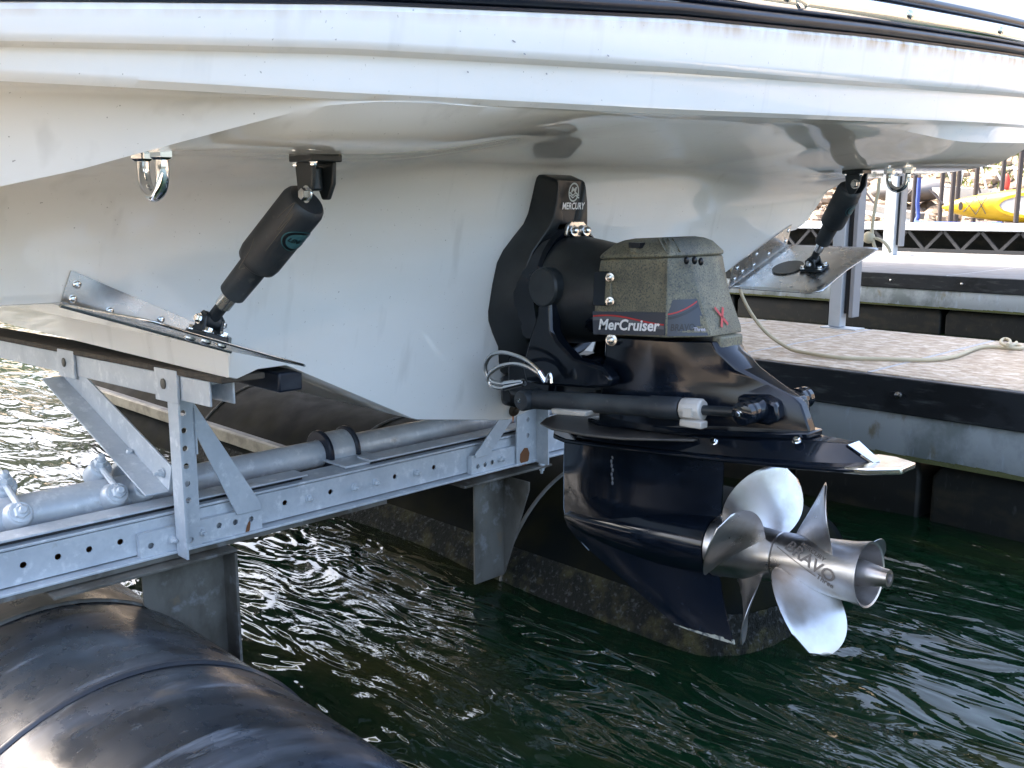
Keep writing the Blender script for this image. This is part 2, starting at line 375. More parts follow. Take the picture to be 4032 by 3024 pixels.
# ================================================================== DOCKS
DZ = .64
RB = proto(MB().lathe((0, 0, 0), (0, 0, 1), [(0, .0), (.003, .017), (.008, .015), (.012, .004)], 14), 'bolt', STEEL)
def build_dock(name, label, y0, y1, x0, x1, pitch, off, deckm, boltsx, fw):
    d = empty(name, ((x0+x1)/2, (y0+y1)/2, 0), label, 'dock')
    n0 = math.floor((x0-off)/pitch); k = n0
    while off+k*pitch < x1:
        a = max(x0, off+k*pitch+.011); b = min(x1, off+(k+1)*pitch-.011)
        if b-a > .05:
            MB().box((a, y0+.004, DZ-.07), (b, y1, DZ)).build('deck_panel', deckm, d, bevel=.004)
        k += 1
    MB().box((x0, y0+.03, DZ-.12), (x1, y1-.03, DZ-.071)).build('joint_filler', GROUT, d)
    k = n0; g = MB()
    while off+k*pitch < x1:
        if off+k*pitch > x0: g.box((off+k*pitch-.0105, y0+.012, DZ-.071), (off+k*pitch+.0105, y1-.004, DZ-.0015))
        k += 1
    g.build('joint', GROUT, d)
    rub = MB(); rub.box((x0, y0-.045, .478), (x1, y0, DZ-.003)); rb = rub.build('rub_board', BOARD, d, bevel=.006)
    for bx in boltsx:
        sl = MB(); sl.loft([[Vector((bx+.034*math.copysign(max(0, abs(math.cos(t))-.3), math.cos(t))+.02*math.cos(t), y, .562+.015*math.sin(t))) for t in [i*2*math.pi/20 for i in range(20)]] for y in (y0-.047, y0-.0445)])
        sl.build('slot', BLKD, rb); inst(RB, 'bolt', rb, (bx+.004, y0-.046, .562), (0, -1, 0))
    ch = MB(); ch.prism([(x0, y0-.012, .478), (x0, y0-.02, .45), (x0, y0-.02, .30), (x0, y0-.006, .272), (x0, y0+.03, .272), (x0, y0+.03, .478)], (x1-x0, 0, 0))
    c = ch.build('side_channel', CHAN, d, bevel=.004)
    al = MB(); xx = x0
    while xx < x1:
        w = .02+random.random()*.09; hgt = .006+.034*max(0, noise.noise((xx*2.2, 3, y0)))*random.random()+random.random()*.006
        if xx+w < x1: al.add([(xx, y0-.0235, .288+hgt), (xx+w, y0-.0235, .288+hgt*.7), (xx+w, y0-.0235, .276), (xx, y0-.0235, .276), (xx, y0-.0195, .288+hgt), (xx+w, y0-.0195, .288+hgt*.7), (xx+w, y0-.0195, .276), (xx, y0-.0195, .276)], [(0, 1, 2, 3), (4, 7, 6, 5), (0, 4, 5, 1), (1, 5, 6, 2), (2, 6, 7, 3), (3, 7, 4, 0)])
        xx += w
    tag(al.build('algae', ALGAE, c), kind='stuff')
    x = x0+.02
    while x < x1-.1:
        b = min(x+fw, x1); f = MB(); e = .03
        f.loft([[Vector(p) for p in ((x, y0+.05, -.3), (b-.05, y0+.05, -.3), (b-.05, y1-.05, -.3), (x, y1-.05, -.3))],
                [Vector(p) for p in ((x, y0+.05, .20), (b-.05, y0+.05, .20), (b-.05, y1-.05, .20), (x, y1-.05, .20))],
                [Vector(p) for p in ((x+e, y0+.09, .271), (b-.05-e, y0+.09, .271), (b-.05-e, y1-.09, .271), (x+e, y1-.09, .271))]])
        f.build('float', FLOAT, d, bevel=.015); x += fw
    return d
d1 = build_dock('floating_dock', 'near floating finger dock with mottled beige deck and a cream rope lying on it', 2.02, 3.52, -6.1, 3.2, .711, -.485, DECK, [-3.9, -2.5, -1.06, .385, 1.83], .66)
d2 = build_dock('floating_dock', 'second floating dock behind the first, with pale sunlit deck and black rub board', 8.68, 14.2, -14, 3.0, 1.4, -.7, DECKW, [-6.0, -5.2, -4.3, -3.5, -2.7, -1.92, -1.13], 1.32)
# the dock the photographer crouches on (below and behind the view)
d0 = build_dock('floating_dock', 'beige floating dock on the near side of the boat slip', -4.4, -2.62, -6.1, 4.5, .711, -.2, DECK, [], .66)

def build_post(label, x, y, w, top, strip):
    p = empty('dock_post', (x, y, DZ), label, 'post', 'square posts standing on the docks')
    MB().box((x-w/2, y-w/2, DZ+.008), (x+w/2, y+w/2, top)).build('column', POST, p, bevel=.006)
    MB().box((x-w*1.0, y-w*.8, DZ), (x+w*1.9, y+w*.8, DZ+.006)).build('base_plate', POST, p)
    MB().box((x+w/2+.004, y+.0, strip), (x+w/2+.038, y+w*.9, top)).build('bumper', BLKD, p)
    MB().box((x+w/2+.040, y-.02, strip-.02), (x+w/2+.066, y+w*.9, top)).build('guide_strip', POSTF, p, bevel=.004)
build_post('square grey post on the near dock, behind the far trim tab', -.665, 3.445, .078, 3.69, .73)
build_post('square grey post on the second dock, beside the hanging cream rope', -4.61, 12.75, .17, 4.4, .80)

# ------------------------------------------------------------------ roof of the covered slip (above the view): shades boat, docks and water
roof = empty('slip_roof', (-4, 3, 3.9), 'boarded roof over the covered boat slip, carried by the dock posts', 'roof')
WOOD = mat('roof_boards', (.42, .36, .29), .8, layers=[((.28, .225, .17), 6, .45, .62, (.3, 3, 1), .9)])
for k in range(9):
    MB().box((-9.0, -2.95+k*.9, 3.90), (-.85, -2.95+k*.9+.885, 3.96)).build('roof_board', WOOD, roof)
for k in range(5): MB().box((-8.6+k*1.88, -2.95, 3.70), (-8.5+k*1.88, 5.1, 3.895)).build('rafter', WOOD, roof)
roof2 = empty('slip_roof', (-5, 7.2, 3.9), 'unseen boarded roof beyond the near dock, added to darken the water', 'roof')  # out of view; added to dull sky reflections and shade the second dock
for k in range(5):
    MB().box((-9.0, 5.6+k*.9, 3.90), (-1.7, 5.6+k*.9+.885, 3.96)).build('roof_board', WOOD, roof2)
for k in range(4): MB().box((-8.6+k*2.2, 5.6, 3.70), (-8.5+k*2.2, 10.0, 3.895)).build('rafter', WOOD, roof2)
# ------------------------------------------------------------------ ropes
r = MB().tube([Vector((-.62, 1.85, 1.60)), Vector((-.66, 1.98, 1.36)), Vector((-.655, 2.16, 1.14)), PY(2905, 1110, 2.3), PY(2925, 1172, 2.3), PY(2965, 1245, 2.3), PY(3020, 1312, 2.3), PY(3090, 1362, 2.3), Vector((-.26, 2.27, .655)), PZ(3300, 1408, .652), PZ(3460, 1413, .652), PZ(3640, 1417, .652), PZ(3760, 1403, .652), PZ(3870, 1366, .652), PZ(4010, 1372, .652), PZ(4018, 1363, .652), PZ(3960, 1358, .652)], .0095, 8)
e_ = [PZ(3978+24*math.cos(t)-4*t, 1348+14*math.sin(t), .655+.004*t) for t in [i*.5 for i in range(15)]]
r.tube(e_, .0085, 8, 2)
tag(r.build('mooring_rope', ROPE), 'cream rope hanging from the boat and lying across the near dock deck', 'rope')
r = MB().tube([PY(3462, 712, 9.6)+Vector((.0, 0, 3.70-PY(3462, 712, 9.6).z)), PY(3462, 712, 9.6)+Vector((.01, 0, 1.0))]+[PY(q[0], q[1], 9.6) for q in ((3462, 712), (3452, 780), (3440, 850), (3434, 905), (3438, 950), (3448, 984))], .022, 8)
r.ball(PY(3421, 935, 9.6), .075); r.tube([PY(q[0], q[1], 9.6) for q in ((3425, 936), (3455, 940), (3482, 955), (3500, 978), (3506, 995))], .02, 6)
tag(r.build('hanging_rope', ROPE), 'pale cream knotted line hanging beside the second dock post', 'rope')

# ------------------------------------------------------------------ truss walkway, kayak rack and things on the far shore
TRUSS = mat('dull_truss_steel', (.03, .032, .035), .6, .2)
wk = empty('walkway', (-4, 14.5, 1.0), 'pale walkway on a dark steel truss beyond the second dock', 'walkway')
WZ = 1.10
for k in range(9):
    MB().box((-14+k*1.9, 13.6+.9, WZ-.07), (-14+k*1.9+1.885, 16.6, WZ)).build('deck_panel', DECKW, wk, bevel=.008)
MB().box((-14, 14.40, WZ-.11), (3, 14.495, WZ+.02)).build('edge_beam', POST, wk, bevel=.01)
MB().box((-14, 14.44, .62), (3, 14.50, .69)).build('bottom_chord', TRUSS, wk)
for k in range(26):
    x = -12.6+k*.6
    MB().beam((x, 14.47, .66), (x+.3, 14.47, WZ-.11), .05, .04, (0, 1, 0)).build('truss_diagonal', TRUSS, wk)
    MB().beam((x+.6, 14.47, .66), (x+.3, 14.47, WZ-.11), .05, .04, (0, 1, 0)).build('truss_diagonal', TRUSS, wk)
MB().box((-14, 15.0, -.3), (3, 16.4, .95)).build('float', FLOAT, wk)

kr = empty('kayak_rack', (-4.2, 15.0, WZ), 'dark pipe rack on the walkway with the yellow kayak in it', 'rack')
for (px, py0, py1, Y) in ((3592, 735, 879, 14.62), (3742, 645, 872, 14.62), (3700, 660, 855, 16.2), (3832, 640, 870, 15.5), (3998, 618, 890, 14.62), (3775, 640, 720, 16.3), (3945, 640, 745, 16.3)):
    a, b = PY(px+(4 if py0 < 700 else 0), py0-120, Y), PY(px, py1, Y); b.z = WZ if Y < 17 else b.z; a.x = b.x
    MB().cyl(b, a, .04, n=10).build('pipe', PIPEB, kr)
for (q0, q1, Y) in (((3530, 810), (3600, 740), 15.4), ((3380, 715), (3440, 800), 15.6), ((3660, 745), (3710, 800), 15.8), ((3840, 690), (3860, 760), 15.9)):
    MB().cyl(PY(*q0, Y), PY(*q1, Y), .018, n=8).build('brace', PIPEB, kr)

def build_kayak():
    x0, x1 = -4.79, -1.3; Y = 15.0; cz = 1.375
    k = empty('kayak', ((x0+x1)/2, Y, 1.1), 'yellow kayak lying on its side with its cockpit facing the boat', 'kayak')
    def half(t):   # half height of the hull seen side-on along its length
        return .02+.265*math.sin(math.pi*min(1, max(0, t)))**.62
    rings = []; N = 30
    for i in range(N+1):
        t = i/N; x = x0+(x1-x0)*t; h = half(t); zc = cz+.06*(t-.0)
        rings.append([Vector((x, Y+.16*math.sin(a)*min(1, h*5)+.05, zc+h*math.cos(a))) for a in [j*2*math.pi/20 for j in range(20)]])
    MB().loft(rings).build('hull', YEL, k, ang=50)
    def oval(cx, cz_, a, b, Y_, n=24): return [Vector((cx+a*math.cos(t), Y_, cz_+b*math.sin(t))) for t in [i*2*math.pi/n for i in range(n)]]
    cx = -3.2; zc = cz+.03
    mb = MB(); mb.loft([oval(cx, zc, .66, .215, Y-.105), oval(cx, zc, .66, .215, Y-.135), oval(cx, zc, .60, .165, Y-.14), oval(cx, zc, .60, .165, Y-.108)], cap=False)
    mb.build('cockpit_rim', YEL, k)
    MB().prism(oval(cx, zc, .61, .17, Y-.122), (0, .012, 0)).build('cockpit', KGREY, k)
    MB().box((-3.16, Y-.19, zc-.1), (-2.98, Y-.122, zc+.1)).build('seat', YEL, k, bevel=.03)
    hb = MB().prism(oval(-4.42, cz+.02, .035, .07, Y-.125), (0, .02, 0)); hb.build('hatch_cap', PIPEB, k)
    bc = MB()
    for (p, q) in (((-4.36, .1), (-4.16, -.14)), ((-4.36, -.1), (-4.16, .14)), ((-4.16, -.14), (-4.0, .14)), ((-4.16, .14), (-4.0, -.14))):
        bc.cyl((p[0], Y-.135, cz+.02+p[1]), (q[0], Y-.135, cz+.03+q[1]), .007, n=6)
    bc.build('deck_cord', PIPEB, k)
build_kayak()
b = MB().tube([PY(3620, 700, 14.55), PY(3616, 760, 14.55), PY(3613, 800, 14.55), PY(3615, 850, 14.55), PY(3612, 876, 14.5), PY(3700, 880, 14.45), PY(3800, 883, 14.45), PY(3945, 882, 14.45)], .035, 8)
tag(b.build('blue_rope', BLUE), 'blue rope hanging down and running along the walkway edge', 'rope')
def lump(name, m, label, cat, px0, px1, py0, py1, Y, dep):
    a, c = PY(px0, py0, Y), PY(px1, py1, Y); n = 16; rings = []
    for i in range(11):
        t = i/10; h = (1-(2*t-1)**4)**.6*.5+.02
        cz_ = (a.z+c.z)/2; hh = (a.z-c.z)
        rings.append([Vector((a.x+(c.x-a.x)*t, Y+dep*h*math.sin(q)*1.4+dep/2, cz_+hh*h*math.cos(q)*(1+.12*noise.noise((t*4, q, 1))))) for q in [j*2*math.pi/n for j in range(n)]])
    return tag(MB().loft(rings).build(name, m, ang=60), label, cat)
lump('covered_boat', TARP, 'long low boat under a grey tarp on the far shore', 'boat', 3405, 3680, 712, 792, 19.0, .9)
# white dinghy: open pointed hull
def build_dinghy():
    a = PY(3652, 738, 18.6); c = PY(3905, 790, 18.6); L = c.x-a.x; rings = []
    for i in range(13):
        t = i/12; w = .02+.42*sst(t, -.15, .5); zt = a.z-.05*t; zb = a.z-.07-.33*sst(t, 0, .3)
        rings.append([Vector((a.x+L*t, 18.9+y, z)) for y, z in ((-w, zt), (-w*.8, (zt+zb)/2), (-w*.4, zb), (w*.4, zb), (w*.8, (zt+zb)/2), (w, zt), (w*.85, zt), (0, zt-.06), (-w*.85, zt))])
    tag(MB().loft(rings).build('dinghy', DING), 'small white dinghy lying on the far shore rocks', 'boat')
build_dinghy()
gw = empty('gangway', tuple(PY(3480, 840, 17.2)), 'pale gangway ramp sloping over the rocks behind the walkway', 'gangway')
MB().beam(PY(3385, 806, 17.2), PY(3620, 852, 17.0), .35, .12).build('ramp', DECKW, gw)
MB().beam(PY(3385, 828, 17.05), PY(3600, 870, 16.9), .08, .10).build('side_rail', GALV, gw)
rl = empty('railing', tuple(PY(3800, 720, 20)), 'thin pale railing frames standing on the far shore', 'railing')
for (p, q) in (((3560, 700), (3700, 730)), ((3700, 730), (3900, 752)), ((3720, 640), (3760, 745)), ((3800, 640), (3775, 748)), ((3910, 655), (3965, 748)), ((3840, 648), (4032, 668)), ((3990, 650), (4010, 745)), ((3690, 680), (3660, 745)), ((3860, 640), (3885, 745))):
    MB().cyl(PY(p[0], p[1], 20), PY(q[0], q[1], 20), .022, n=6).build('rail', GALV, rl)
b = MB().ball(PY(3962, 722, 19.5), .13, .6, .5, 1.5); tag(b.build('life_vest', RED), 'red life vest hanging on the far railing', 'life vest')

# ================================================================== BOAT
boat = empty('boat', (0, 0, KZ), 'white motorboat with black stern drive, raised on the boat lift', 'boat')
ROLL = .032
ZB = [(0, .692), (.05, .699), (.4, .768), (.85, .998), (.93, 1.0), (.985, .984), (1.008, .992), (1.016, 1.062), (1.2, 1.142), (1.40, 1.213), (1.51, 1.218), (1.7, 1.235), (1.84, 1.25)]
ZBF = ZB[:10]+[(1.51, 1.222), (1.58, 1.25), (1.66, 1.34), (1.74, 1.42), (1.84, 1.45)]
RUBZ = [(-1.84, 1.57), (-1.74, 1.587), (-1.26, 1.645), (-.49, 1.722), (.35, 1.783), (1.58, 1.857), (1.84, 1.868)]
GRVZ = [(-1.84, 1.538), (-1.74, 1.548), (-1.26, 1.588), (-.49, 1.634), (.35, 1.678), (1.58, 1.745), (1.84, 1.757)]
EDGZ = [(-1.84, 1.506), (-1.74, 1.513), (-1.26, 1.525), (-.49, 1.553), (.35, 1.589), (1.58, 1.642), (1.84, 1.652)]
BXT = [(.8, .92), (1.08, .918), (1.18, .91), (1.27, .897), (1.296, .88), (1.40, .835), (1.5, .795), (1.595, .765), (1.69, .735), (1.84, .69)]
BZT = [(.8, 1.566), (1.08, 1.5645), (1.18, 1.5615), (1.27, 1.553), (1.32, 1.541), (1.40, 1.5185), (1.5, 1.490), (1.595, 1.463), (1.69, 1.4425), (1.84, 1.412)]
def xe(y): return .93-.035*(abs(y)/1.7)**4
def hull_profile(y):
    a = abs(y); zb = lerp_tab(ZB if y < 0 else ZBF, a); rl_ = ROLL*y
    def c(z): return max(z, zb+.004*(z-.6))
    P = []
    P.append(((zb-KZ)*T13-.012, zb)); P.append(((zb-KZ)*T13-.003, zb+.003)); P.append(((zb-KZ)*T13, zb+.012))
    for k in range(1, 10):
        z = zb+.012+(1.27-zb)*k/9 if zb < 1.27 else zb+.012+.005*k; P.append(((z-KZ)*T13, z))
    w = sst(a, .35, 1.2) if y < 0 else 0
    ez = lerp_tab(EDGZ, y)-rl_
    xo = xe(y)
    Bx, Bz = lerp_tab(BXT, a), lerp_tab(BZT, a)
    out_ = [(.140, 1.297), (.150, 1.345), (.175, 1.392), (.215, 1.432), (.28, 1.455), (.40, 1.464), (.60, 1.476), (.78, 1.510), (.885, ez-.026), (.91, ez-.013), (xo-.012, ez-.003)]
    mid_ = [(.140, 1.297), (.156, 1.368), (.167, 1.415), (.178, 1.452), (.197, 1.476), (.25, 1.487), (.45, 1.508), (.70, 1.535), (.885, ez-.011), (.905, ez-.007), (xo-.012, ez-.003)]
    cw = sst(a, .62, 1.2)
    ctr = [(p[0]*(1-cw)+q[0]*cw, p[1]*(1-cw)+q[1]*cw) for p, q in zip(mid_, out_)]
    if y > 0:
        k = sst(a, .3, 1.4); ctr[7] = (ctr[7][0], ctr[7][1]-.018*k); ctr[8] = (ctr[8][0], ctr[8][1]-.030*k); ctr[9] = (ctr[9][0], ctr[9][1]-.016*k)
    uz = min(1.470, Bz-.008)
    outb = [(.140, 1.297), (.150, 1.340), (.175, min(1.385, uz-.03)), (.215, min(1.42, uz-.012)), (.28, min(1.444, uz-.006)), (.42, uz-.003), (Bx-.24, uz), (Bx-.09, uz+.28*max(0, Bz-uz-.008)), (Bx, Bz), (xo-.012-.36*(xo-Bx), ez-.003-.14*(ez-Bz)), (xo-.012, ez-.003)]
    P = [(x, z+rl_) for x, z in P]
    RF = (1, 1, .8, .5, .4, .4, .4, .7, 1, 1, 1)
    Un = [(p[0]*(1-w)+q[0]*w, max(p[1]*(1-w)+q[1]*w, zb+.02)+rl_*f) for p, q, f in zip(ctr, outb, RF)]
    cur = smooth([Vector((P[-1][0], P[-1][1], 0))]+[Vector((p[0], p[1], 0)) for p in Un[:9]], 3)[1:]
    P += [(v.x, v.y) for v in cur]
    (bx_, bz_), (ax_, az_) = Un[8], Un[10]
    for t in (.86, .72, .58, .44, .30, .15): P.append((ax_-(ax_-bx_)*t, az_-(az_-bz_)*t**(1.15+1.1*w)))
    P.append(Un[10])
    ez = lerp_tab(EDGZ, y); g = lerp_tab(GRVZ, y); rb = lerp_tab(RUBZ, y)
    P += [(xo, ez+.006), (xo+.003, ez+.006+.12*(g-ez)), (xo+.008, ez+.75*(g-ez)), (xo+.010, ez+.87*(g-ez)), (xo+.012, ez+.93*(g-ez)), (xo+.032, g+.002), (xo+.038, g+.006+.04*(rb-g)), (xo+.040, g+.008+.1*(rb-g)), (xo+.045, g+.66*(rb-g)), (xo+.048, rb-.004), (xo+.045, rb+.004), (xo+.02, rb+.006)]
    t = rb+.126
    P += [(xo+.015, t), (xo+.012, t+.14), (xo-.02, t+.17), (.6, t+.2), (.1, t+.42)]
    return P
ys = sorted(set([round(-1.84+i*.023, 4) for i in range(161)]+[s*v for v in (1.0, 1.008, 1.012, 1.016, 1.022, .93, .96, .985, .02, .008, 1.56, 1.51, 1.40) for s in (-1, 1)]))
hm = MB(); rings = []
for y in ys:
    P = hull_profile(y); zb = P[0][1]; a = abs(y)
    def bow(x): return sst(-x, 2.5, 7.0)
    prof = []
    for x in (-7.0, -5.5, -4.0, -2.5, -1.2, -.5, -.15):     # hull bottom running forward
        k = bow(x); prof.append(Vector((x, y*(1-k*.92), zb+k*(2.05-zb)*.95)))
    prof += [Vector((x, y, z)) for x, z in P]
    for x in (-1.2, -2.5, -4.0, -5.5, -7.0):
        k = bow(x); prof.append(Vector((x, y*(1-k*.92), 2.32)))
    rings.append(prof)
hm.loft(rings, cap=True, closed=True)
hull = hm.build('hull', GEL, boat, ang=24)
at = hull.data.attributes.new('stain', 'FLOAT', 'POINT'); npf = len(rings[0])
kst = [k for k in range(npf) if abs(rings[40][k].x-(xe(ys[40])+.048)) < 1e-6]
for r_ in range(len(rings)):
    for k in kst+[kst[0]+1]: at.data[r_*npf+k].value = .35+.65*sst(ys[r_], -1.2, .6)
def gel_nodes():
    n = GEL.node_tree; b = n.nodes['Principled BSDF']; L = n.links.new
    base = b.inputs['Base Color'].links[0].from_socket; tc = [q for q in n.nodes if q.type == 'TEX_COORD'][0]
    def nz(sc, st, det=5):
        mp = n.nodes.new('ShaderNodeMapping'); mp.inputs['Scale'].default_value = st; L(tc.outputs['Object'], mp.inputs[0])
        t = n.nodes.new('ShaderNodeTexNoise'); t.inputs['Scale'].default_value = sc; t.inputs['Detail'].default_value = det; L(mp.outputs[0], t.inputs['Vector']); return t.outputs['Fac']
    def math_(op, a, v):
        m = n.nodes.new('ShaderNodeMath'); m.operation = op; L(a, m.inputs[0])
        if hasattr(v, 'is_linked') or hasattr(v, 'links'): L(v, m.inputs[1])
        else: m.inputs[1].default_value = v
        return m.outputs[0]
    def rng(a, lo, hi, am):
        m = n.nodes.new('ShaderNodeMapRange'); m.inputs[1].default_value = lo; m.inputs[2].default_value = hi; m.inputs[4].default_value = am; L(a, m.inputs[0]); return m.outputs[0]
    def mix(fac, c1, c2):
        m = n.nodes.new('ShaderNodeMix'); m.data_type = 'RGBA'; L(fac, m.inputs[0]); L(c1, m.inputs[6]); m.inputs[7].default_value = (*c2, 1); return m.outputs[2]
    a = n.nodes.new('ShaderNodeAttribute'); a.attribute_name = 'stain'
    st = math_('MULTIPLY', a.outputs['Fac'], rng(nz(22, (1, 1, .35)), .35, .68, .95))
    c = mix(st, base, (.42, .27, .13))
    c = mix(rng(nz(16, (1, 1, .055), 3), .60, .74, .22), c, (.46, .45, .43))      # faint drip streaks
    c = mix(rng(nz(150, (1, 1, 1), 2), .735, .76, .6), c, (.20, .19, .18))           # fly specks
    L(c, b.inputs['Base Color'])
gel_nodes()

# --- rub rail, chrome strip, upper trim running round the stern platform
def band(prof, ys_): return [[Vector((xe(y)+dx, y, lerp_tab(RUBZ, y)+dz)) for dx, dz in prof] for y in ys_]
yb = [-1.84+i*.08 for i in range(47)]
def arc(cx, cz, rx, rz, a0=-90, a1=90, n=9): return [(cx+rx*math.cos(R_(a0+(a1-a0)*i/(n-1))), cz+rz*math.sin(R_(a0+(a1-a0)*i/(n-1)))) for i in range(n)]
pr = [(.0, .004)]+[(.040, .004), (.048, .005), (.049, .009), (.044, .011)]+arc(.040, .024, .020, .013, -80, 90, 9)+[(.0, .0375)]
MB().loft(band(pr, yb)).build('rub_rail', RUB, boat, ang=60)
ch = MB().loft(band([(.0, .0385), (.034, .0385)]+arc(.034, .068, .027, .029)+[(.0, .098)], yb)).build('chrome_strip', CHROME, boat, ang=60)
pr = [(.0, .100), (.02, .100)]+arc(.024, .114, .016, .0135)+[(.0, .128)]
MB().loft(band(pr, yb)).build('upper_trim', RUB, boat, ang=60)
for (px, py) in ((3113, 42), (3597, 90), (3962, 133)):
    p = PX(px, py, 1.0); p.x = xe(p.y)+.060; inst(SCREWL, 'screw', ch, (p.x, p.y, lerp_tab(RUBZ, p.y)+.069), (1, 0, .1))
pc = PX(3172, 45, 1.0); MB().ball((xe(pc.y)+.045, pc.y, lerp_tab(RUBZ, pc.y)+.072), .022, .9, 2.8, 1.25).build('strip_boss', CHROME, ch, ang=90)
# speckles and scuffs on the gelcoat
SCUFF = mat('scuff_grey', (.28, .28, .30), .5)
def spot(parent, p, n, rx, ry, m, name='scuff'):
    n = Vector(n).normalized(); x = n.cross(Vector((.2, .3, 1))).normalized(); y = n.cross(x); p = Vector(p)
    a = random.random()*3
    mb = MB(); mb.add([p+n*.0006+x*rx*math.cos(t+a)*(1+.3*random.random())+y*ry*math.sin(t+a)*(1+.3*random.random()) for t in [i*.785 for i in range(8)]], [tuple(range(8))])
    return mb.build(name, m, parent)
for (px, py, rx) in ((2008, 165, .004), (2050, 215, .003), (2376, 222, .003), (1880, 278, .002), (2186, 286, .002)):
    p = PX(px, py, .96); p.x = xe(p.y)+(.042 if p.z > lerp_tab(GRVZ, p.y) else .0105); spot(hull, p, (1, 0, 0), rx, .0013, SCUFF)

# --- transom drain plug with its rust run
p = TR(2025, 1612); nrm = Vector((1, 0, -T13)).normalized()
pg = MB(); pg.lathe(p, nrm, [(0, .0235), (.004, .023), (.007, .018), (.007, .009), (.014, .008), (.016, .003)], 20); pl_ = pg.build('drain_plug', PLUG, boat)
for s in (-.014, .014): inst(SCREW, 'screw', pl_, p+nrm*.005+Vector((0, s, .006)), nrm).scale = (.5, .5, .5)
a = TR(2019, 1636); MB().add([a+nrm*.001+Vector((0, y, z)) for y, z in ((-.004, .004), (.005, .004), (.004, -.012), (0, -.026), (-.003, -.012))], [(0, 1, 2, 3, 4)]).build('rust_run', mat('rust_stain', (.45, .17, .04), .6), hull)
# --- stern eyes (tow rings)
def stern_eye(pts_c, z0):
    x, y = pts_c; w = .034
    path = [(x-w, y, z0+.01), (x-w, y, z0-.02), (x-w, y, z0-.050), (x-w*.72, y, z0-.072), (x, y, z0-.083), (x+w*.72, y, z0-.072), (x+w, y, z0-.050), (x+w, y, z0-.02), (x+w, y, z0+.01)]
    e = MB().tube([(a, b, c+.02) for a, b, c in path], .0105, 12).build('stern_eye', CHROME, boat, ang=80)
    for s in (-1, 1):
        MB().lathe((x+s*w, y, z0+.014), (0, 0, -1), [(0, .026), (.006, .026), (.007, .02)], 6).build('washer', CHROME, e)
        MB().lathe((x+s*w, y, z0+.007), (0, 0, -1), [(0, .019), (.012, .019), (.016, .013)], 6).build('nut', CHROME, e)
STERN_EYES = True

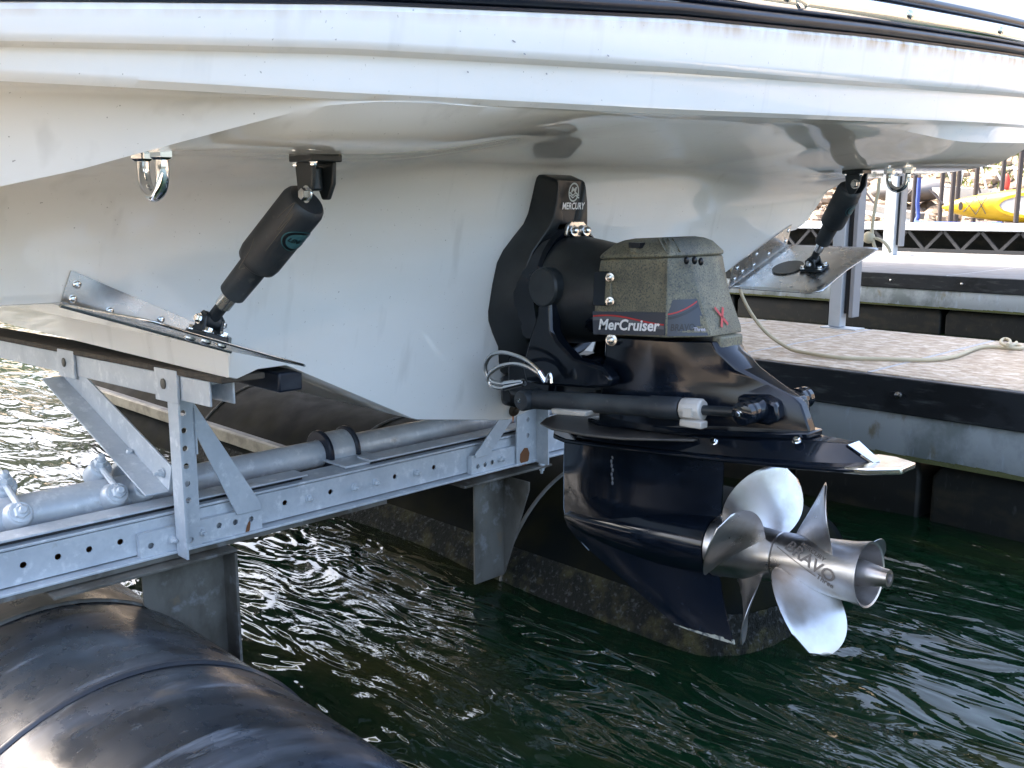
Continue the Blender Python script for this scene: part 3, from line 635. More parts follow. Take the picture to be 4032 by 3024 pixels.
# --- trim tabs and their actuators
def trim_tab(s):
    n = -1 if s < 0 else 1
    o0 = (.110, -1.404, 1.168) if s < 0 else (.137, 1.455, 1.212)      # hinge, outboard end
    i0 = (.078, -1.012, 1.029) if s < 0 else (.082, 1.095, 1.058)      # hinge, inboard end
    o0, i0 = Vector(o0), Vector(i0)
    for q in (o0, i0): q.x = (q.z-ROLL*q.y-KZ)*T13+.001
    d = (i0-o0)
    xo, xi = (.545, .437) if s < 0 else (.505, .462)
    def pt(u, x):   # u along hinge from outboard to inboard
        q = o0+d*u; return Vector((x, q.y, q.z))
    off = Vector((.004, 0, 0))
    tb = MB(); up = d.cross(Vector((1, 0, 0))).normalized()
    if up.z < 0: up = -up
    U = [0, .03, .10, .25, .5, .75, .94, 1.0]
    top = []
    for u in U:
        xa = xo+(xi-xo)*u
        if s < 0: xa = lerp_tab([(0, .520), (.03, .532), (.25, .486), (.94, .440), (1, .41)], u)
        else: xa = lerp_tab([(0, .490), (.03, .505), (.55, .466), (.94, .462), (1, .425)], u)
        q = o0+d*u; lift = 0
        row = []
        for k in range(9):
            x = q.x+.002+(xa-q.x-.002)*k/8; row.append(pt(u, x)+up*(lift*sst(k/8, .35, .8)))
        top.append(row)
    vs = [p for r_ in top for p in r_]; n9 = 9
    tb.add(vs, [(a*n9+b, a*n9+b+1, (a+1)*n9+b+1, (a+1)*n9+b) for a in range(len(U)-1) for b in range(8)])
    t = tb.build('trim_tab', STEEL, boat, solid=.004, ang=60)
    # hinge leaf screwed to the transom
    hh = .078 if s < 0 else .075
    nn = Vector((1, 0, -T13)).normalized(); upz = Vector((T13, 0, 1)).normalized()
    lf = [o0+nn*.001, i0+nn*.001, i0+upz*hh*.42+nn*.001, o0+d*.055+upz*hh+nn*.001] if s < 0 else [o0+nn*.001, i0+nn*.001, i0+upz*hh*1.15+nn*.001, o0+upz*hh*1.15+nn*.001]
    l = MB().prism(lf, nn*.003).build('hinge_leaf', STEEL, t)
    MB().cyl(o0+nn*.006, i0+nn*.006, .006, n=10).build('hinge_pin', STEEL, t)
    for (u, f) in ([(.085, .70), (.065, .25), (.26, .22), (.55, .50), (.93, .35)] if s < 0 else [(.05, .8), (.05, .3), (.35, .28), (.6, .75), (.6, .25), (.92, .75), (.92, .25), (.8, .35)]):
        h_ = hh*(1-.5*u) if s < 0 else hh*1.15
        inst(SCREW, 'screw', t, o0+d*u+upz*h_*f+nn*.004, nn)
    # foot bracket + bolts
    fx = .33 if s < 0 else .345; fu = .53
    c = pt(fu, fx)+up*.003; ex = Vector((1, 0, 0)); ed = d.normalized()
    ft = MB(); ft.hexa([c+ex*a*.045+ed*b*.028+up*h for h in (0, .012) for a, b in ((-1, -1), (1, -1), (1, 1), (-1, 1))])
    for q in (-1, 1):
        ft.prism([c+ed*q*.016+ex*a+up*h for a, h in ((-.022, .01), (.022, .01), (.018, .045), (0, .056), (-.018, .045))], ed*.008*q)
    f = ft.build('foot_bracket', BLKM, t, bevel=.003)
    inst(NUT_S, 'nut', f, c+up*.036+ed*-.026, -ed); inst(NUT_S, 'nut', f, c+up*.036+ed*.026, ed)
    for a in (-.034, .034):
        for q in (-.018, .018):
            inst(NUT_S, 'nut', f, c+ex*a+ed*q+up*.012, up)
            inst(SCREWL, 'screw', f, c+ex*a+ed*q-up*.005, -up)
    if s > 0:
        an = pt(.53, .235)+up*.004; MB().loft([[an+ex*.058*math.cos(k*math.pi/14)*1.0+ed*.058*math.sin(k*math.pi/14)+up*h for k in range(28)] for h in (0, .004)]).build('anode_disc', mat('dark_zinc', (.12, .115, .10), .5, .3), t)
    # actuator
    foot = c+up*.038
    head = Vector((.600, -1.10, 1.392)) if s < 0 else Vector((.548, 1.13, 1.448))
    ax = (head-foot).normalized(); Lh = (head-foot).length
    ac = MB(); ac.lathe(foot+ax*.085, ax, [(0, .017), (.003, .027), (Lh*.27-.004, .029), (Lh*.27, .029)], 24)
    ac.lathe(foot+ax*(.085+Lh*.24), ax, [(0, .034), (.006, .041), (.02, .0435), (Lh*.93-.098-Lh*.24, .0435), (Lh*.93-.088-Lh*.24, .0405), (Lh*.93-.083-Lh*.24, .036), (Lh*.93-.089-Lh*.24, .03)], 32)
    A = ac.build('trim_actuator', RAMM, boat, ang=50)
    MB().lathe(foot+ax*.03, ax, [(0, .012), (.018, .012), (.02, .017), (.058, .017)], 14).build('piston_rod', CHROME, A)
    MB().lathe(foot, ed, [(-.017, .017), (.017, .017)], 14).cyl(foot, foot+ax*.045, .013).build('rod_eye', BLKM, A)
    # head clevis and mounting plate under the platform
    zc = hull_z(head.x, head.y)
    hp = Vector((head.x+.008, head.y, zc-.002)); hb = MB()
    hb.box((hp.x-.038, hp.y-.034, hp.z-.010), (hp.x+.038, hp.y+.034, hp.z+.004))
    hb.cyl(hp+Vector((-.01, 0, -.02)), head+Vector((.0, 0, 0)), .017)
    for q in (-1, 1): hb.prism([hp+Vector((x, q*.018, z)) for x, z in ((-.030, -.009), (.030, -.009), (.026, -.050), (.008, -.078), (-.012, -.078), (-.024, -.056))], (0, q*.009, 0))
    m_ = hb.build('actuator_mount', BLKM, A, bevel=.003)
    pv = head+Vector((.012, 0, -.01)); inst(NUT_S, 'nut', m_, (pv.x+.008, hp.y-.028, pv.z+.003), (0, -1, 0)).scale = (1.4, 1.4, 1.4)
    for a in (-.029, .029):
        q_ = inst(NUT_S, 'nut', m_, hp+Vector((a, -.024, -.010)), (0, 0, -1)); q_.scale = (.75, .75, .75)
    # oval badge wrapped round the cylinder
    xa, ya, za = frame(ax); view = Vector((.86, -.5, 0)); view = (view-ax*view.dot(ax)).normalized(); side = view.cross(ax)
    wl = foot+ax*(Lh*.92-.062)
    ph0 = R_(50) if s < 0 else R_(34)
    def wrap(u, v, h):   # u round the cylinder, v along it
        ph = ph0+u/.0435; return wl+ax*v+(view*math.cos(ph)-side*math.sin(ph)*1)*(.0438+h)
    def ov(a, b, h, m, nm, inn=None):
        mb = MB(); N = 28
        ring = [(a*math.cos(i*2*math.pi/N), b*math.sin(i*2*math.pi/N)) for i in range(N)]
        if inn is None:
            rows = [[wrap(x*k, y*k, h) for x, y in ring] for k in (.02, .35, .7, 1)]; mb.loft(rows, cap=False)
        else: mb.loft([[wrap(x*inn, y*inn, h) for x, y in ring], [wrap(x, y, h) for x, y in ring]], cap=False)
        return mb.build(nm, m, A)
    ov(.034, .0265, .0008, TEAL, 'badge'); ov(.0315, .0245, .0013, BLKD, 'badge_ring', .80)
    sg = 1 if (wrap(.01, 0, 0)-wrap(0, 0, 0)).dot(RT) > 0 else -1
    text('lettering', 'LENCO', lambda x, y, z: wrap(sg*x, y, .0016), BLKD, A, .042, bold=.03, shear=.2)
    if s < 0:
        sc = MB(); rnd = random.Random(3)
        for pth in ([(-.55, .05), (-.35, .1), (-.2, .03), (-.1, .08), (-.05, -.02)], [(-.85, -.02), (-.6, -.05), (-.5, -.09), (-.3, -.08)]):
            sc.tube([wl+ax*(v-.03)+(view*math.cos(q)-side*math.sin(q)*sg)*.0439 for q, v in pth], .0007, 5, 5)
        sc.build('scratch', SCAR, A)
def hull_z(x, y):
    P = hull_profile(y)
    seg = P[12:40]
    for (a, b), (c_, d_) in zip(seg, seg[1:]):
        if a <= x <= c_: return b+(d_-b)*(x-a)/(c_-a+1e-9)
    return seg[-1][1]
trim_tab(-1); trim_tab(1)
stern_eye((.655, -1.435), hull_z(.655, -1.435)-.006); stern_eye((.60, 1.36), hull_z(.60, 1.36)-.006)

# ================================================================== STERN DRIVE
# gimbal housing: thick horseshoe shield on the transom
OUT = [(1.455, .060), (1.447, .067), (1.43, .070), (1.39, .073), (1.345, .078), (1.315, .09), (1.28, .122), (1.24, .156), (1.205, .173), (1.14, .178), (1.06, .178), (1.03, .170), (.99, .145), (.945, .112), (.90, .10), (.865, .085), (.848, .06)]
RIM = [(1.440, .054), (1.436, .058), (1.42, .060), (1.38, .066), (1.334, .073), (1.31, .081), (1.275, .105), (1.24, .132), (1.205, .148), (1.14, .156), (1.07, .154), (1.03, .144), (.99, .120), (.945, .095), (.90, .085), (.875, .070), (.862, .05)]
RX = [.246, .252, .256, .257, .252, .245, .234, .226, .222, .216, .208, .202, .19, .17, .15, .14, .135]
def ringpts(tab, xf, hole=False):
    pts = []
    for i, (z, w) in enumerate(tab):
        if hole: w, z = max(.02, min(w-.030, .12)), max(.90, min(z-.02, 1.313))
        pts.append((xf(i, z), w, z))
    return [Vector((x, -w, z)) for x, w, z in pts]+[Vector((x, w, z)) for x, w, z in reversed(pts)]
tx = lambda i, z: (z-KZ)*T13
g = MB(); g.loft([ringpts(OUT, lambda i, z: tx(i, z)+.001), ringpts(OUT, lambda i, z: tx(i, z)+.022), ringpts(RIM, lambda i, z: RX[i]), ringpts(RIM, lambda i, z: RX[i]-.004, True), ringpts(RIM, lambda i, z: tx(i, z)+.03, True)], cap=True)
gim = g.build('gimbal_housing', BLKM, boat, bevel=.006, ang=40)
f0 = PY(2252, 803, .0); face_n = Vector((1, 0, .05))
tm = planemap((.2595, .002, 1.366), (0, 1, 0), (-.03, 0, 1))
text('lettering', 'MERCURY', tm, WHT, gim, .098, shear=.25, bold=.022, height=.020)
def ring2d(mapf, a, b, w, cx=0, cy=0, n=32, sh=.15):
    mb = MB(); o_ = []
    for k, q in ((1, 0), (w, 0)): o_.append([mapf(cx+a*k*math.cos(t)+sh*b*k*math.sin(t), cy+b*k*math.sin(t), .0008) for t in [i*2*math.pi/n for i in range(n)]])
    mb.loft(o_, cap=False); return mb
lm = planemap((.2588, .002, 1.405), (0, 1, 0), (-.03, 0, 1))
ring2d(lm, .022, .0275, .83).build('emblem_ring', SILV, gim)
text('emblem_letter', 'M', planemap((.2590, .003, 1.412), (0, 1, 0), (-.03, 0, 1)), SILV, gim, .026, shear=.25, bold=.03, height=.016)
wv = MB()
for k, (yy, am) in enumerate(((-.006, .0), (-.013, .002))):
    up_ = [lm(-.022+.044*i/12, yy+.0035*math.sin(i*.95)+.003, .0012) for i in range(13)]; dn = [lm(-.022+.044*i/12, yy+.0035*math.sin(i*.95+.3)-.0012, .0012) for i in range(13)]
    wv.loft([up_, dn], cap=False, closed=False)
wv.build('emblem_wave', SILV, gim)
inst(proto(MB().lathe((0, 0, 0), (0, 0, 1), [(0, .006), (.001, .006)], 12), 'recess', BLKD), 'recess', gim, TR(2096, 866)+Vector((.018, .0, 0)), (.3, -1, 0))
# gimbal ring and swivel parts inside the horseshoe
gr = MB(); rr = []
N = 36
for i in range(N):
    t = i*2*math.pi/N; c = Vector((.225, .150*math.sin(t), 1.118+.178*math.cos(t))); rad = Vector((0, math.sin(t), math.cos(t)))
    rr.append([c+Vector((dx, 0, 0))+rad*dr for dx, dr in ((-.045, -.016), (.035, -.016), (.045, .004), (.035, .014), (-.045, .014))])
rr.append(rr[0]); gr.loft(rr, cap=False); gring = gr.build('gimbal_ring', BLKG, boat, ang=40)
for s in (-1, 1):
    q = PY(2138, 1132, -.17); c = Vector((q.x, s*.158, q.z))
    MB().lathe(c, (0, s, 0), [(-.02, .055), (.012, .055), (.018, .050), (.019, .03)], 28).build('trunnion_cap', BLKM, boat)
bk = MB(); zc = 1.298; xk = .262
bk.prism([(xk, y, z) for y, z in ((-.046, zc-.018), (-.04, zc+.012), (-.025, zc+.024), (.03, zc+.024), (.045, zc+.010), (.05, zc-.02), (.02, zc-.028), (-.02, zc-.028))], (.014, 0, .003))
bkt = bk.build('top_bracket', STEEL, gring, bevel=.005)
BIGB = proto(MB().lathe((0, 0, 0), (0, 0, 1), [(0, .016), (.012, .016), (.013, .009), (.022, .009), (.024, .005)], 18), 'bolt', STEEL)
for y in (-.024, .028): inst(BIGB, 'bolt', bkt, (xk+.014, y, zc-.004), (1, 0, .2))
# bellows/bell housing
MB().lathe((.12, 0, 1.122), (1, 0, .02), [(0, .135), (.05, .150), (.12, .157), (.18, .155), (.24, .146), (.30, .135), (.345, .128)], 40).build('bell_housing', BLKM, boat, ang=60)
# trim arms of the gimbal ring: cast plates both sides
arm = [(2160, 1085), (2172, 1180), (2176, 1300), (2200, 1345), (2262, 1412), (2377, 1446), (2413, 1492), (2404, 1522), (2330, 1528), (2140, 1516), (2075, 1505), (2062, 1440), (2090, 1330), (2120, 1240), (2128, 1120)]
for s in (-1, 1):
    poly = [PY(a, b, -.165) for a, b in arm]
    mb = MB(); mb.prism([Vector((p.x, s*.172, p.z)) for p in poly], (0, -s*.045, 0)); mb.build('trim_arm', BLKG, boat, bevel=.008)
MB().box((.10, -.12, .80), (.30, .12, .93)).build('lower_yoke', BLKG, boat, bevel=.02)
MB().box((.05, -.10, .76), (.12, .10, .86)).build('water_inlet', BLKD, boat, bevel=.02)

# drive cover (dusty)
def octa(z, x0, xb, xc, w0, w1):
    return [Vector((x, y, z)) for x, y in ((x0, -w0), (xb, -w0-.002), (xc, -w1), (xc+.004, 0), (xc, w1), (xb, w0+.002), (x0, w0), (x0-.012, 0))]
sl = .055     # the drive is trimmed up a little: aft edges sit higher
def tilt(r_): return [Vector((p.x, p.y, p.z+sl*(p.x-.6))) for p in r_]
cv = MB(); cv.loft([tilt(octa(1.030, .455, .700, .792, .130, .072)), tilt(octa(1.045, .455, .700, .790, .131, .072)), tilt(octa(1.135, .458, .697, .752, .127, .068)), tilt(octa(1.228, .468, .692, .716, .121, .062)), tilt(octa(1.232, .472, .690, .712, .117, .058))])
cover = cv.build('drive_cover', DIRT, boat, bevel=.009)
cp = MB(); cp.loft([tilt(octa(1.2325, .466, .694, .719, .1235, .064)), tilt(octa(1.243, .467, .693, .717, .1225, .063)), tilt(octa(1.270, .492, .676, .698, .096, .05)), tilt(octa(1.280, .512, .66, .68, .075, .04)), tilt(octa(1.284, .53, .645, .665, .05, .03))])
cap = cp.build('top_cap', DIRT, cover, bevel=.009)
for k in range(4):
    x = .655+k*.0085; MB().beam((x-.010, -.102+k*.009, 1.281+.055*.06), (x+.026, -.118+k*.009, 1.247+.055*.08), .004, .005).build('rib', DIRT, cap)
MB().box((.565, -.122, 1.258), (.60, -.098, 1.272)).build('recess', BLKD, cap)
MB().box((.572, -.124, 1.246), (.592, -.10, 1.258)).build('clip', DIRT, cap)
for (px, py) in ((2703, 1025), (2735, 1025), (2760, 1030)):
    p = PY(px, py, -.095+.03*(px-2703)/57); MB().ball(p, .0095, .8, .6, 1.1).build('recess', BLKD, cover)
# side flange with studs on the forward edge
fp = [PY(a, b, -.134) for a, b in ((2385, 1075), (2402, 1075), (2406, 1195), (2398, 1205), (2385, 1205), (2378, 1190))]
fl = MB().prism(fp, (0, .01, 0)).build('side_flange', DIRT, cover, bevel=.003)
for (px, py) in ((2404, 1092), (2404, 1186)): inst(BIGB, 'bolt', fl, PY(px, py, -.137), (.5, -1, 0)).scale = (.75, .75, .75)
MB().box((.693, -.1345, 1.06), (.700, -.1285, 1.235)).build('seam_rib', DIRT, cover)
fh = MB(); fh.loft([tilt(octa(z_, .4505, .499, .502, w_, w_-.002)) for z_, w_ in ((1.108, .1315), (1.20, .1262))]); fh.build('front_shoulder', BLKG, cover, bevel=.004)
nk = MB(); nk.loft([[Vector((x, w_*math.copysign(abs(math.sin(t))**.7, math.sin(t)), zc_+h_*math.copysign(abs(math.cos(t))**.7, math.cos(t)))) for t in [i*2*math.pi/28 for i in range(28)]] for x, w_, zc_, h_ in ((.33, .12, 1.115, .12), (.40, .122, 1.112, .108), (.47, .122, 1.11, .10))]); nk.build('drive_neck', BLKG, boat, ang=60)
# decal panel along the bottom of the cover
n_ = Vector((0, -1, .012))
def sidemap(y): return lambda u, v, h: Vector((u, y-h, v))
def decal(poly, y, m, nm, par=cover): 
    o = MB().prism([Vector((p[0], y, p[1])) for p in poly], (0, .003, 0)).build(nm, m, par); return o
cA = [PY(a, b, -.135) for a, b in ((2334, 1226), (2620, 1230), (2617, 1320), (2337, 1316))]
pA = [(p.x, p.z) for p in cA]
decal(pA, -.1362, DECAL, 'decal_panel')
def stripe(y, ul, ur, base, amp, w, m, nm, ph=0):
    mb = MB(); N = 24; t_, b_ = [], []
    for i in range(N+1):
        q = i/N; x = ul[0]+(ur[0]-ul[0])*q; z = ul[1]+(ur[1]-ul[1])*q-base(q)
        t_.append(Vector((x, y, z+w/2))); b_.append(Vector((x, y, z-w/2)))
    mb.loft([t_, b_], cap=False, closed=False); return mb.build(nm, m, cover)
tl, tr_ = pA[0], pA[1]
stripe(-.1375, (tl[0]+.003, tl[1]), (tr_[0]-.002, tr_[1]), lambda q: .012+.020*sst(q, .15, 1.0)-.004*math.sin(q*3.1), 0, .0042, REDP, 'red_stripe')
stripe(-.1372, (tl[0]+.003, tl[1]), (tr_[0]-.002, tr_[1]), lambda q: .0195+.020*sst(q, .15, 1.0)-.004*math.sin(q*3.1), 0, .009, GREYP, 'grey_stripe')
uA = (Vector(cA[1])-Vector(cA[0])); uA = Vector((uA.x, 0, uA.z)).normalized(); vA = Vector((-uA.z, 0, uA.x))
cx = (Vector((pA[2][0], 0, pA[2][1]))*.52+Vector((pA[3][0], 0, pA[3][1]))*.48)+vA*.026
text('lettering', 'MerCruiser', planemap((cx.x, -.1378, cx.z), uA, vA), WHT, cover, .205, shear=.22, bold=.028, height=.030)
# aft quarter panel decal: plane from the bend to the rear corner
def qmap(s, t, h):    # s 0..1 from bend to rear corner, t height above cover base
    k = max(0, min(1, (t)/.19))
    b = Vector((.700-.008*k, -.132+.010*k, 1.030+t)); c = Vector((.792-.076*k, -.072+.010*k, 1.030+t))
    p = b.lerp(c, s); p.z += sl*(p.x-.6); nn = (c-b).cross(Vector((0, 0, 1))); nn = nn.normalized(); 
    if nn.y > 0: nn = -nn
    return p+nn*(.0022+h)
mb = MB(); mb.loft([[qmap(i/8*.94+.03, .004, .0) for i in range(9)], [qmap(i/8*.88+.03, .096, .0) for i in range(9)]], cap=False, closed=False); mb.build('decal_panel', DECAL, cover)
mb = MB(); mb.loft([[qmap(i/12*.86+.03, .058+.030*(i/12)**1.6, .0008) for i in range(13)], [qmap(i/12*.86+.03, .0615+.030*(i/12)**1.6, .0008) for i in range(13)]], cap=False, closed=False); mb.build('red_stripe', REDP, cover)
mb = MB(); mb.loft([[qmap(i/12*.86+.03, .046+.030*(i/12)**1.6, .0008) for i in range(13)], [qmap(i/12*.86+.03, .053+.030*(i/12)**1.6, .0008) for i in range(13)]], cap=False, closed=False); mb.build('dark_stripe', DECALT, cover)
text('lettering', 'BRAVO', lambda x, y, z: qmap(.40+x/.11, .026+y, .001), mat('bravo_print', (.012, .012, .016), .4), cover, .066, shear=.2, bold=.02, height=.018)
text('lettering', 'Three', lambda x, y, z: qmap(.80+x/.11, .020+y, .001), mat('three_print', (.42, .40, .46), .4), cover, .030, shear=.2, bold=.02, height=.010)
# red X on the rear face
def rmap(u, v, h):
    k = max(0, min(1, v/.19)); x = .795-.077*k; return Vector((x+.0075+h, u, 1.030+v+sl*(x-.6)))
for (a, b) in (((-.030, .072), (.006, .026)), ((.006, .070), (-.026, .022))):
    p, q = Vector((a[0], a[1])), Vector((b[0], b[1])); d_ = (q-p).normalized(); nn = Vector((-d_.y, d_.x))*.0042
    MB().add([rmap(*(p+nn), .001), rmap(*(p-nn), .001), rmap(*(q-nn), .001), rmap(*(q+nn), .001)], [(0, 1, 2, 3)]).build('red_mark', REDP, cover)

# drive housing below the cover
AFT = [(1.028, .802), (1.002, .820), (.962, .872), (.932, .944), (.908, .998), (.892, 1.020), (.835, 1.046), (.79, 1.050)]
def houseslice(z, xa, flare=0):
    xf = .46-.02*sst(1.0-z, 0, .2); k = sst(xa, .8, 1.0)
    w = .116; tail = .062*(1-k)+.020*k
    s_ = [(xf, -w*.72), (xf+.03, -w), (.60, -w), (.69, -w*.93), (.755, -.085-flare*.0), (xa-.10*(k)-.02, -tail-.026*(k)), (xa-.012, -tail), (xa, -tail*.75)]
    s_ = [(min(x, xa-.001*(7-i)), y) for i, (x, y) in enumerate(s_)]
    return [Vector((x, y, z+.03*(x-.6))) for x, y in s_]+[Vector((x, -y, z+.03*(x-.6))) for x, y in reversed(s_)]
hs = MB(); hs.loft([houseslice(z+(-.0)-.03*(xa-.6), xa) for z, xa in AFT]); house = hs.build('drive_housing', BLKG, boat, bevel=.008, ang=50)
p = PY(2413, 1338, -.118); inst(BIGB, 'bolt', house, p, (.35, -1, .05))
MB().box((.782, -.05, 1.004), (.812, .05, 1.040)).build('vent_recess', DIRT, house, bevel=.006)
# base flange, splash plate, anode
def avz(x): return .690+.085*(x-.25)
def outline(pts): return pts+[(x, -y) for x, y in reversed(pts)]
fb = outline([(.40, -.085), (.46, -.112), (.70, -.112), (.86, -.095), (1.0, -.060), (1.055, -.035)])
MB().prism([Vector((x, y, avz(x)+.056)) for x, y in fb], (0, 0, .016)).build('base_flange', BLKG, boat, bevel=.004)
sp = outline([(.245, -.03), (.26, -.11), (.30, -.175), (.38, -.215), (.52, -.225), (.62, -.205), (.70, -.16), (.78, -.11)])
spl = MB().prism([Vector((x, y, .752+.045*(x-.3))) for x, y in sp], (0, 0, .007)).build('splash_plate', mat('worn_dark_plate', (.075, .066, .058), .35, layers=[((.02, .02, .022), 7, .45, .6, I1, .9)]), boat, bevel=.003)
an = [PY(a, b, -.20) for a, b in ((2182, 1606), (2322, 1618), (2318, 1638), (2188, 1628))]
MB().prism([Vector((p.x, -.215, p.z)) for p in an], (0, .05, 0)).build('anode', ANODE, boat, bevel=.003)
# anti-ventilation plate with its tapering fairing
av = outline([(.222, -.012), (.232, -.045), (.27, -.088), (.34, -.115), (.50, -.124), (.80, -.124), (1.0, -.112), (1.14, -.098), (1.225, -.075), (1.285, -.035)])
ap = MB().prism([Vector((x, y, avz(x)-.004+.012*sst(.30-x, 0, .08))) for x, y in av], (0, 0, .013)).build('anti_ventilation_plate', BLKG, boat, bevel=.005)
tp = outline([(1.172, -.088), (1.225, -.0765), (1.287, -.0365)])
MB().prism([Vector((x, y, avz(x)-.0055)) for x, y in tp], (0, 0, .016)).build('worn_plate_tip', PROPW, ap, bevel=.004)
fa = MB(); rows = []
for (x, wb, wt, h) in ((.26, .030, .020, .016), (.36, .088, .070, .032), (.50, .104, .092, .050), (.80, .104, .090, .052), (.95, .092, .072, .050), (1.05, .074, .046, .048), (1.145, .050, .026, .042), (1.205, .016, .006, .004)):
    z = avz(x)+.008; rows.append([Vector((x, y, zz)) for y, zz in ((-wb, z), (-wt, z+h*.8), (-wt*.8, z+h), (wt*.8, z+h), (wt, z+h*.8), (wb, z))])
fair = fa.loft(rows).build('plate_fairing', BLKG, boat, bevel=.004, ang=40)
MB().prism([Vector((x, y, avz(x)+.012+h)) for x, y, h in ((1.146, -.027, .036), (1.150, .020, .038), (1.212, .006, -.002), (1.206, -.014, -.004))], (.006, 0, .003)).build('bright_edge', CHROME, fair)
for (px, py) in ((2556, 1710), (2812, 1737)):
    inst(NUT_S, 'nut', fair, PY(px, py, -.088), (0, -1, .6))
inst(NUT_S, 'nut', fair, PY(3138, 1738, -.06), (0, -.5, 1))

# lower gearcase: strut, torpedo, skeg
def foil(x0, x1, w, z, n=7, sl_=0.05):
    pts = []
    for i in range(n+1):
        t = i/n; x = x0+(x1-x0)*t; y = w*(math.sin(math.pi*min(1, t*.5/.4) if t < .4 else math.pi/2+(t-.4)/.6*math.pi/2)**.8 if t < 1 else 0)
        pts.append((x, max(y, .0025)))
    return [Vector((x, -y, z+sl_*(x-.5))) for x, y in pts]+[Vector((x, y, z+sl_*(x-.5))) for x, y in reversed(pts)]
ls = MB(); ls.loft([foil(.236, .800, .060, .700), foil(.235, .800, .052, .66), foil(.235, .800, .050, .60), foil(.236, .798, .056, .545), foil(.236, .795, .06, .50), foil(.240, .790, .045, .43)])
AX0 = Vector((.792, 0, .474)); AXD = Vector((1, 0, .080)).normalized()
tb = [(-.552, .008), (-.52, .026), (-.47, .042), (-.40, .056), (-.32, .068), (-.24, .077), (-.16, .083), (-.08, .0835), (-.015, .0805), (0, .079)]
ls.lathe(AX0, AXD, tb, 36)
case = ls.build('lower_gearcase', BLKG, boat, ang=60)
sk = MB(); sk.loft([foil(.240, .790, .052, .440, sl_=.05), foil(.252, .796, .040, .412, sl_=.05), foil(.290, .800, .028, .380, sl_=.05), foil(.425, .815, .018, .312, sl_=.05), foil(.545, .832, .013, .258, sl_=.05), foil(.62, .845, .009, .222, sl_=.04), foil(.655, .852, .006, .206, sl_=.03)])
skg = sk.build('skeg', mat('skeg_paint', (.004, .007, .014), .2, layers=[((.012, .032, .065), 6, .5, .75, (1, 1, .5), .8), ((.10, .13, .16), 60, .66, .76, I1, .5)], rvar=.08), boat, ang=60)
MB().tube([Vector((.239, -.0, .68)), Vector((.236, 0, .60)), Vector((.237, 0, .50)), Vector((.242, 0, .435)), Vector((.283, 0, .383)), Vector((.34, 0, .345))], .0035, 6, 4).build('worn_edge', mat('worn_blue_edge', (.16, .21, .28), .5), case)
sc = MB(); sc.loft([foil(.648, .854, .0068, .214, sl_=.03), foil(.662, .856, .006, .202, sl_=.03)]); sc.build('scraped_tip', mat('scraped_tip', (.36, .36, .30), .7, layers=[((.05, .06, .07), 40, .5, .58, I1, .9)]), skg)
# intake grille drips on strut
dr = MB()
for k in range(7):
    p = PY(2408+random.uniform(-6, 6), 1800+k*17, -.052); dr.ball(p, .004, 1, .5, 1.6, 8, 5)
dr.build('intake_holes', GREYP, case)

# propellers
def prop_pt(t, phi, r_): return AX0+AXD*t+r_*(Vector((-AXD.z, 0, AXD.x))*math.cos(phi)+Vector((0, -1, 0))*math.sin(phi))
def blade(t0, phi0, hand, rh, rt, P, chord, rake, skew):
    NS, NC = 14, 11; top, bot = [], []
    for i in range(NS+1):
        s_ = i/NS; r_ = rh-.008+(rt-rh+.008)*s_
        c = chord*(.82+.42*math.sin(min(1, s_*1.15)*math.pi*.62))*(max(0, 1-s_**3.6))**.55+.004
        b_ = math.atan(P/(2*math.pi*max(r_, .05)))
        th = .0075*(1-s_)+.0022
        a, b2 = [], []
        for j in range(NC+1):
            w = (j/NC-.5)*c + skew*s_*s_
            ax_ = w*math.sin(b_)+rake*s_; ph = phi0+hand*w*math.cos(b_)/max(r_, .03)
            e = th*(1-(2*j/NC-1)**2)**.5+.0006
            nt_ = math.cos(b_)*e; na = -hand*math.sin(b_)*e/max(r_, .03)
            a.append(prop_pt(t0+ax_+nt_, ph+na, r_)); b2.append(prop_pt(t0+ax_-nt_, ph-na, r_))
        top.append(a); bot.append(b2)
    mb = MB(); mb.loft([a+b2[::-1] for a, b2 in zip(top, bot)]); return mb
def propeller(t0, t1, phis, hand, prof, tm, P, chord, rake, skew, rt):
    h = MB().lathe(AX0, AXD, prof, 48).build('propeller', PROP, boat, ang=40)
    for ph in phis:
        blade(tm, R_(ph), hand, .07, rt, P, chord, rake, skew).build('blade', PROP, h, ang=60)
    return h
p1 = propeller(0, .19, (72, 162, 252, 342), -1, [(.004, .075), (.006, .0805), (.018, .081), (.022, .0795), (.10, .072), (.188, .0635), (.191, .060)], .100, .62, .185, .02, .05, .236)
p2 = propeller(.193, .44, (130, 8, 250), 1, [(.193, .060), (.195, .0655), (.24, .066), (.32, .069), (.385, .073), (.418, .0785), (.422, .0785), (.420, .0735), (.36, .066), (.30, .05)], .282, .66, .190, .05, .03, .222)
MB().lathe(AX0, AXD, [(.30, .034), (.40, .033), (.455, .022), (.470, .0205), (.470, .013), (.455, .011)], 28).build('shaft_cone', PROP, p2, ang=40)
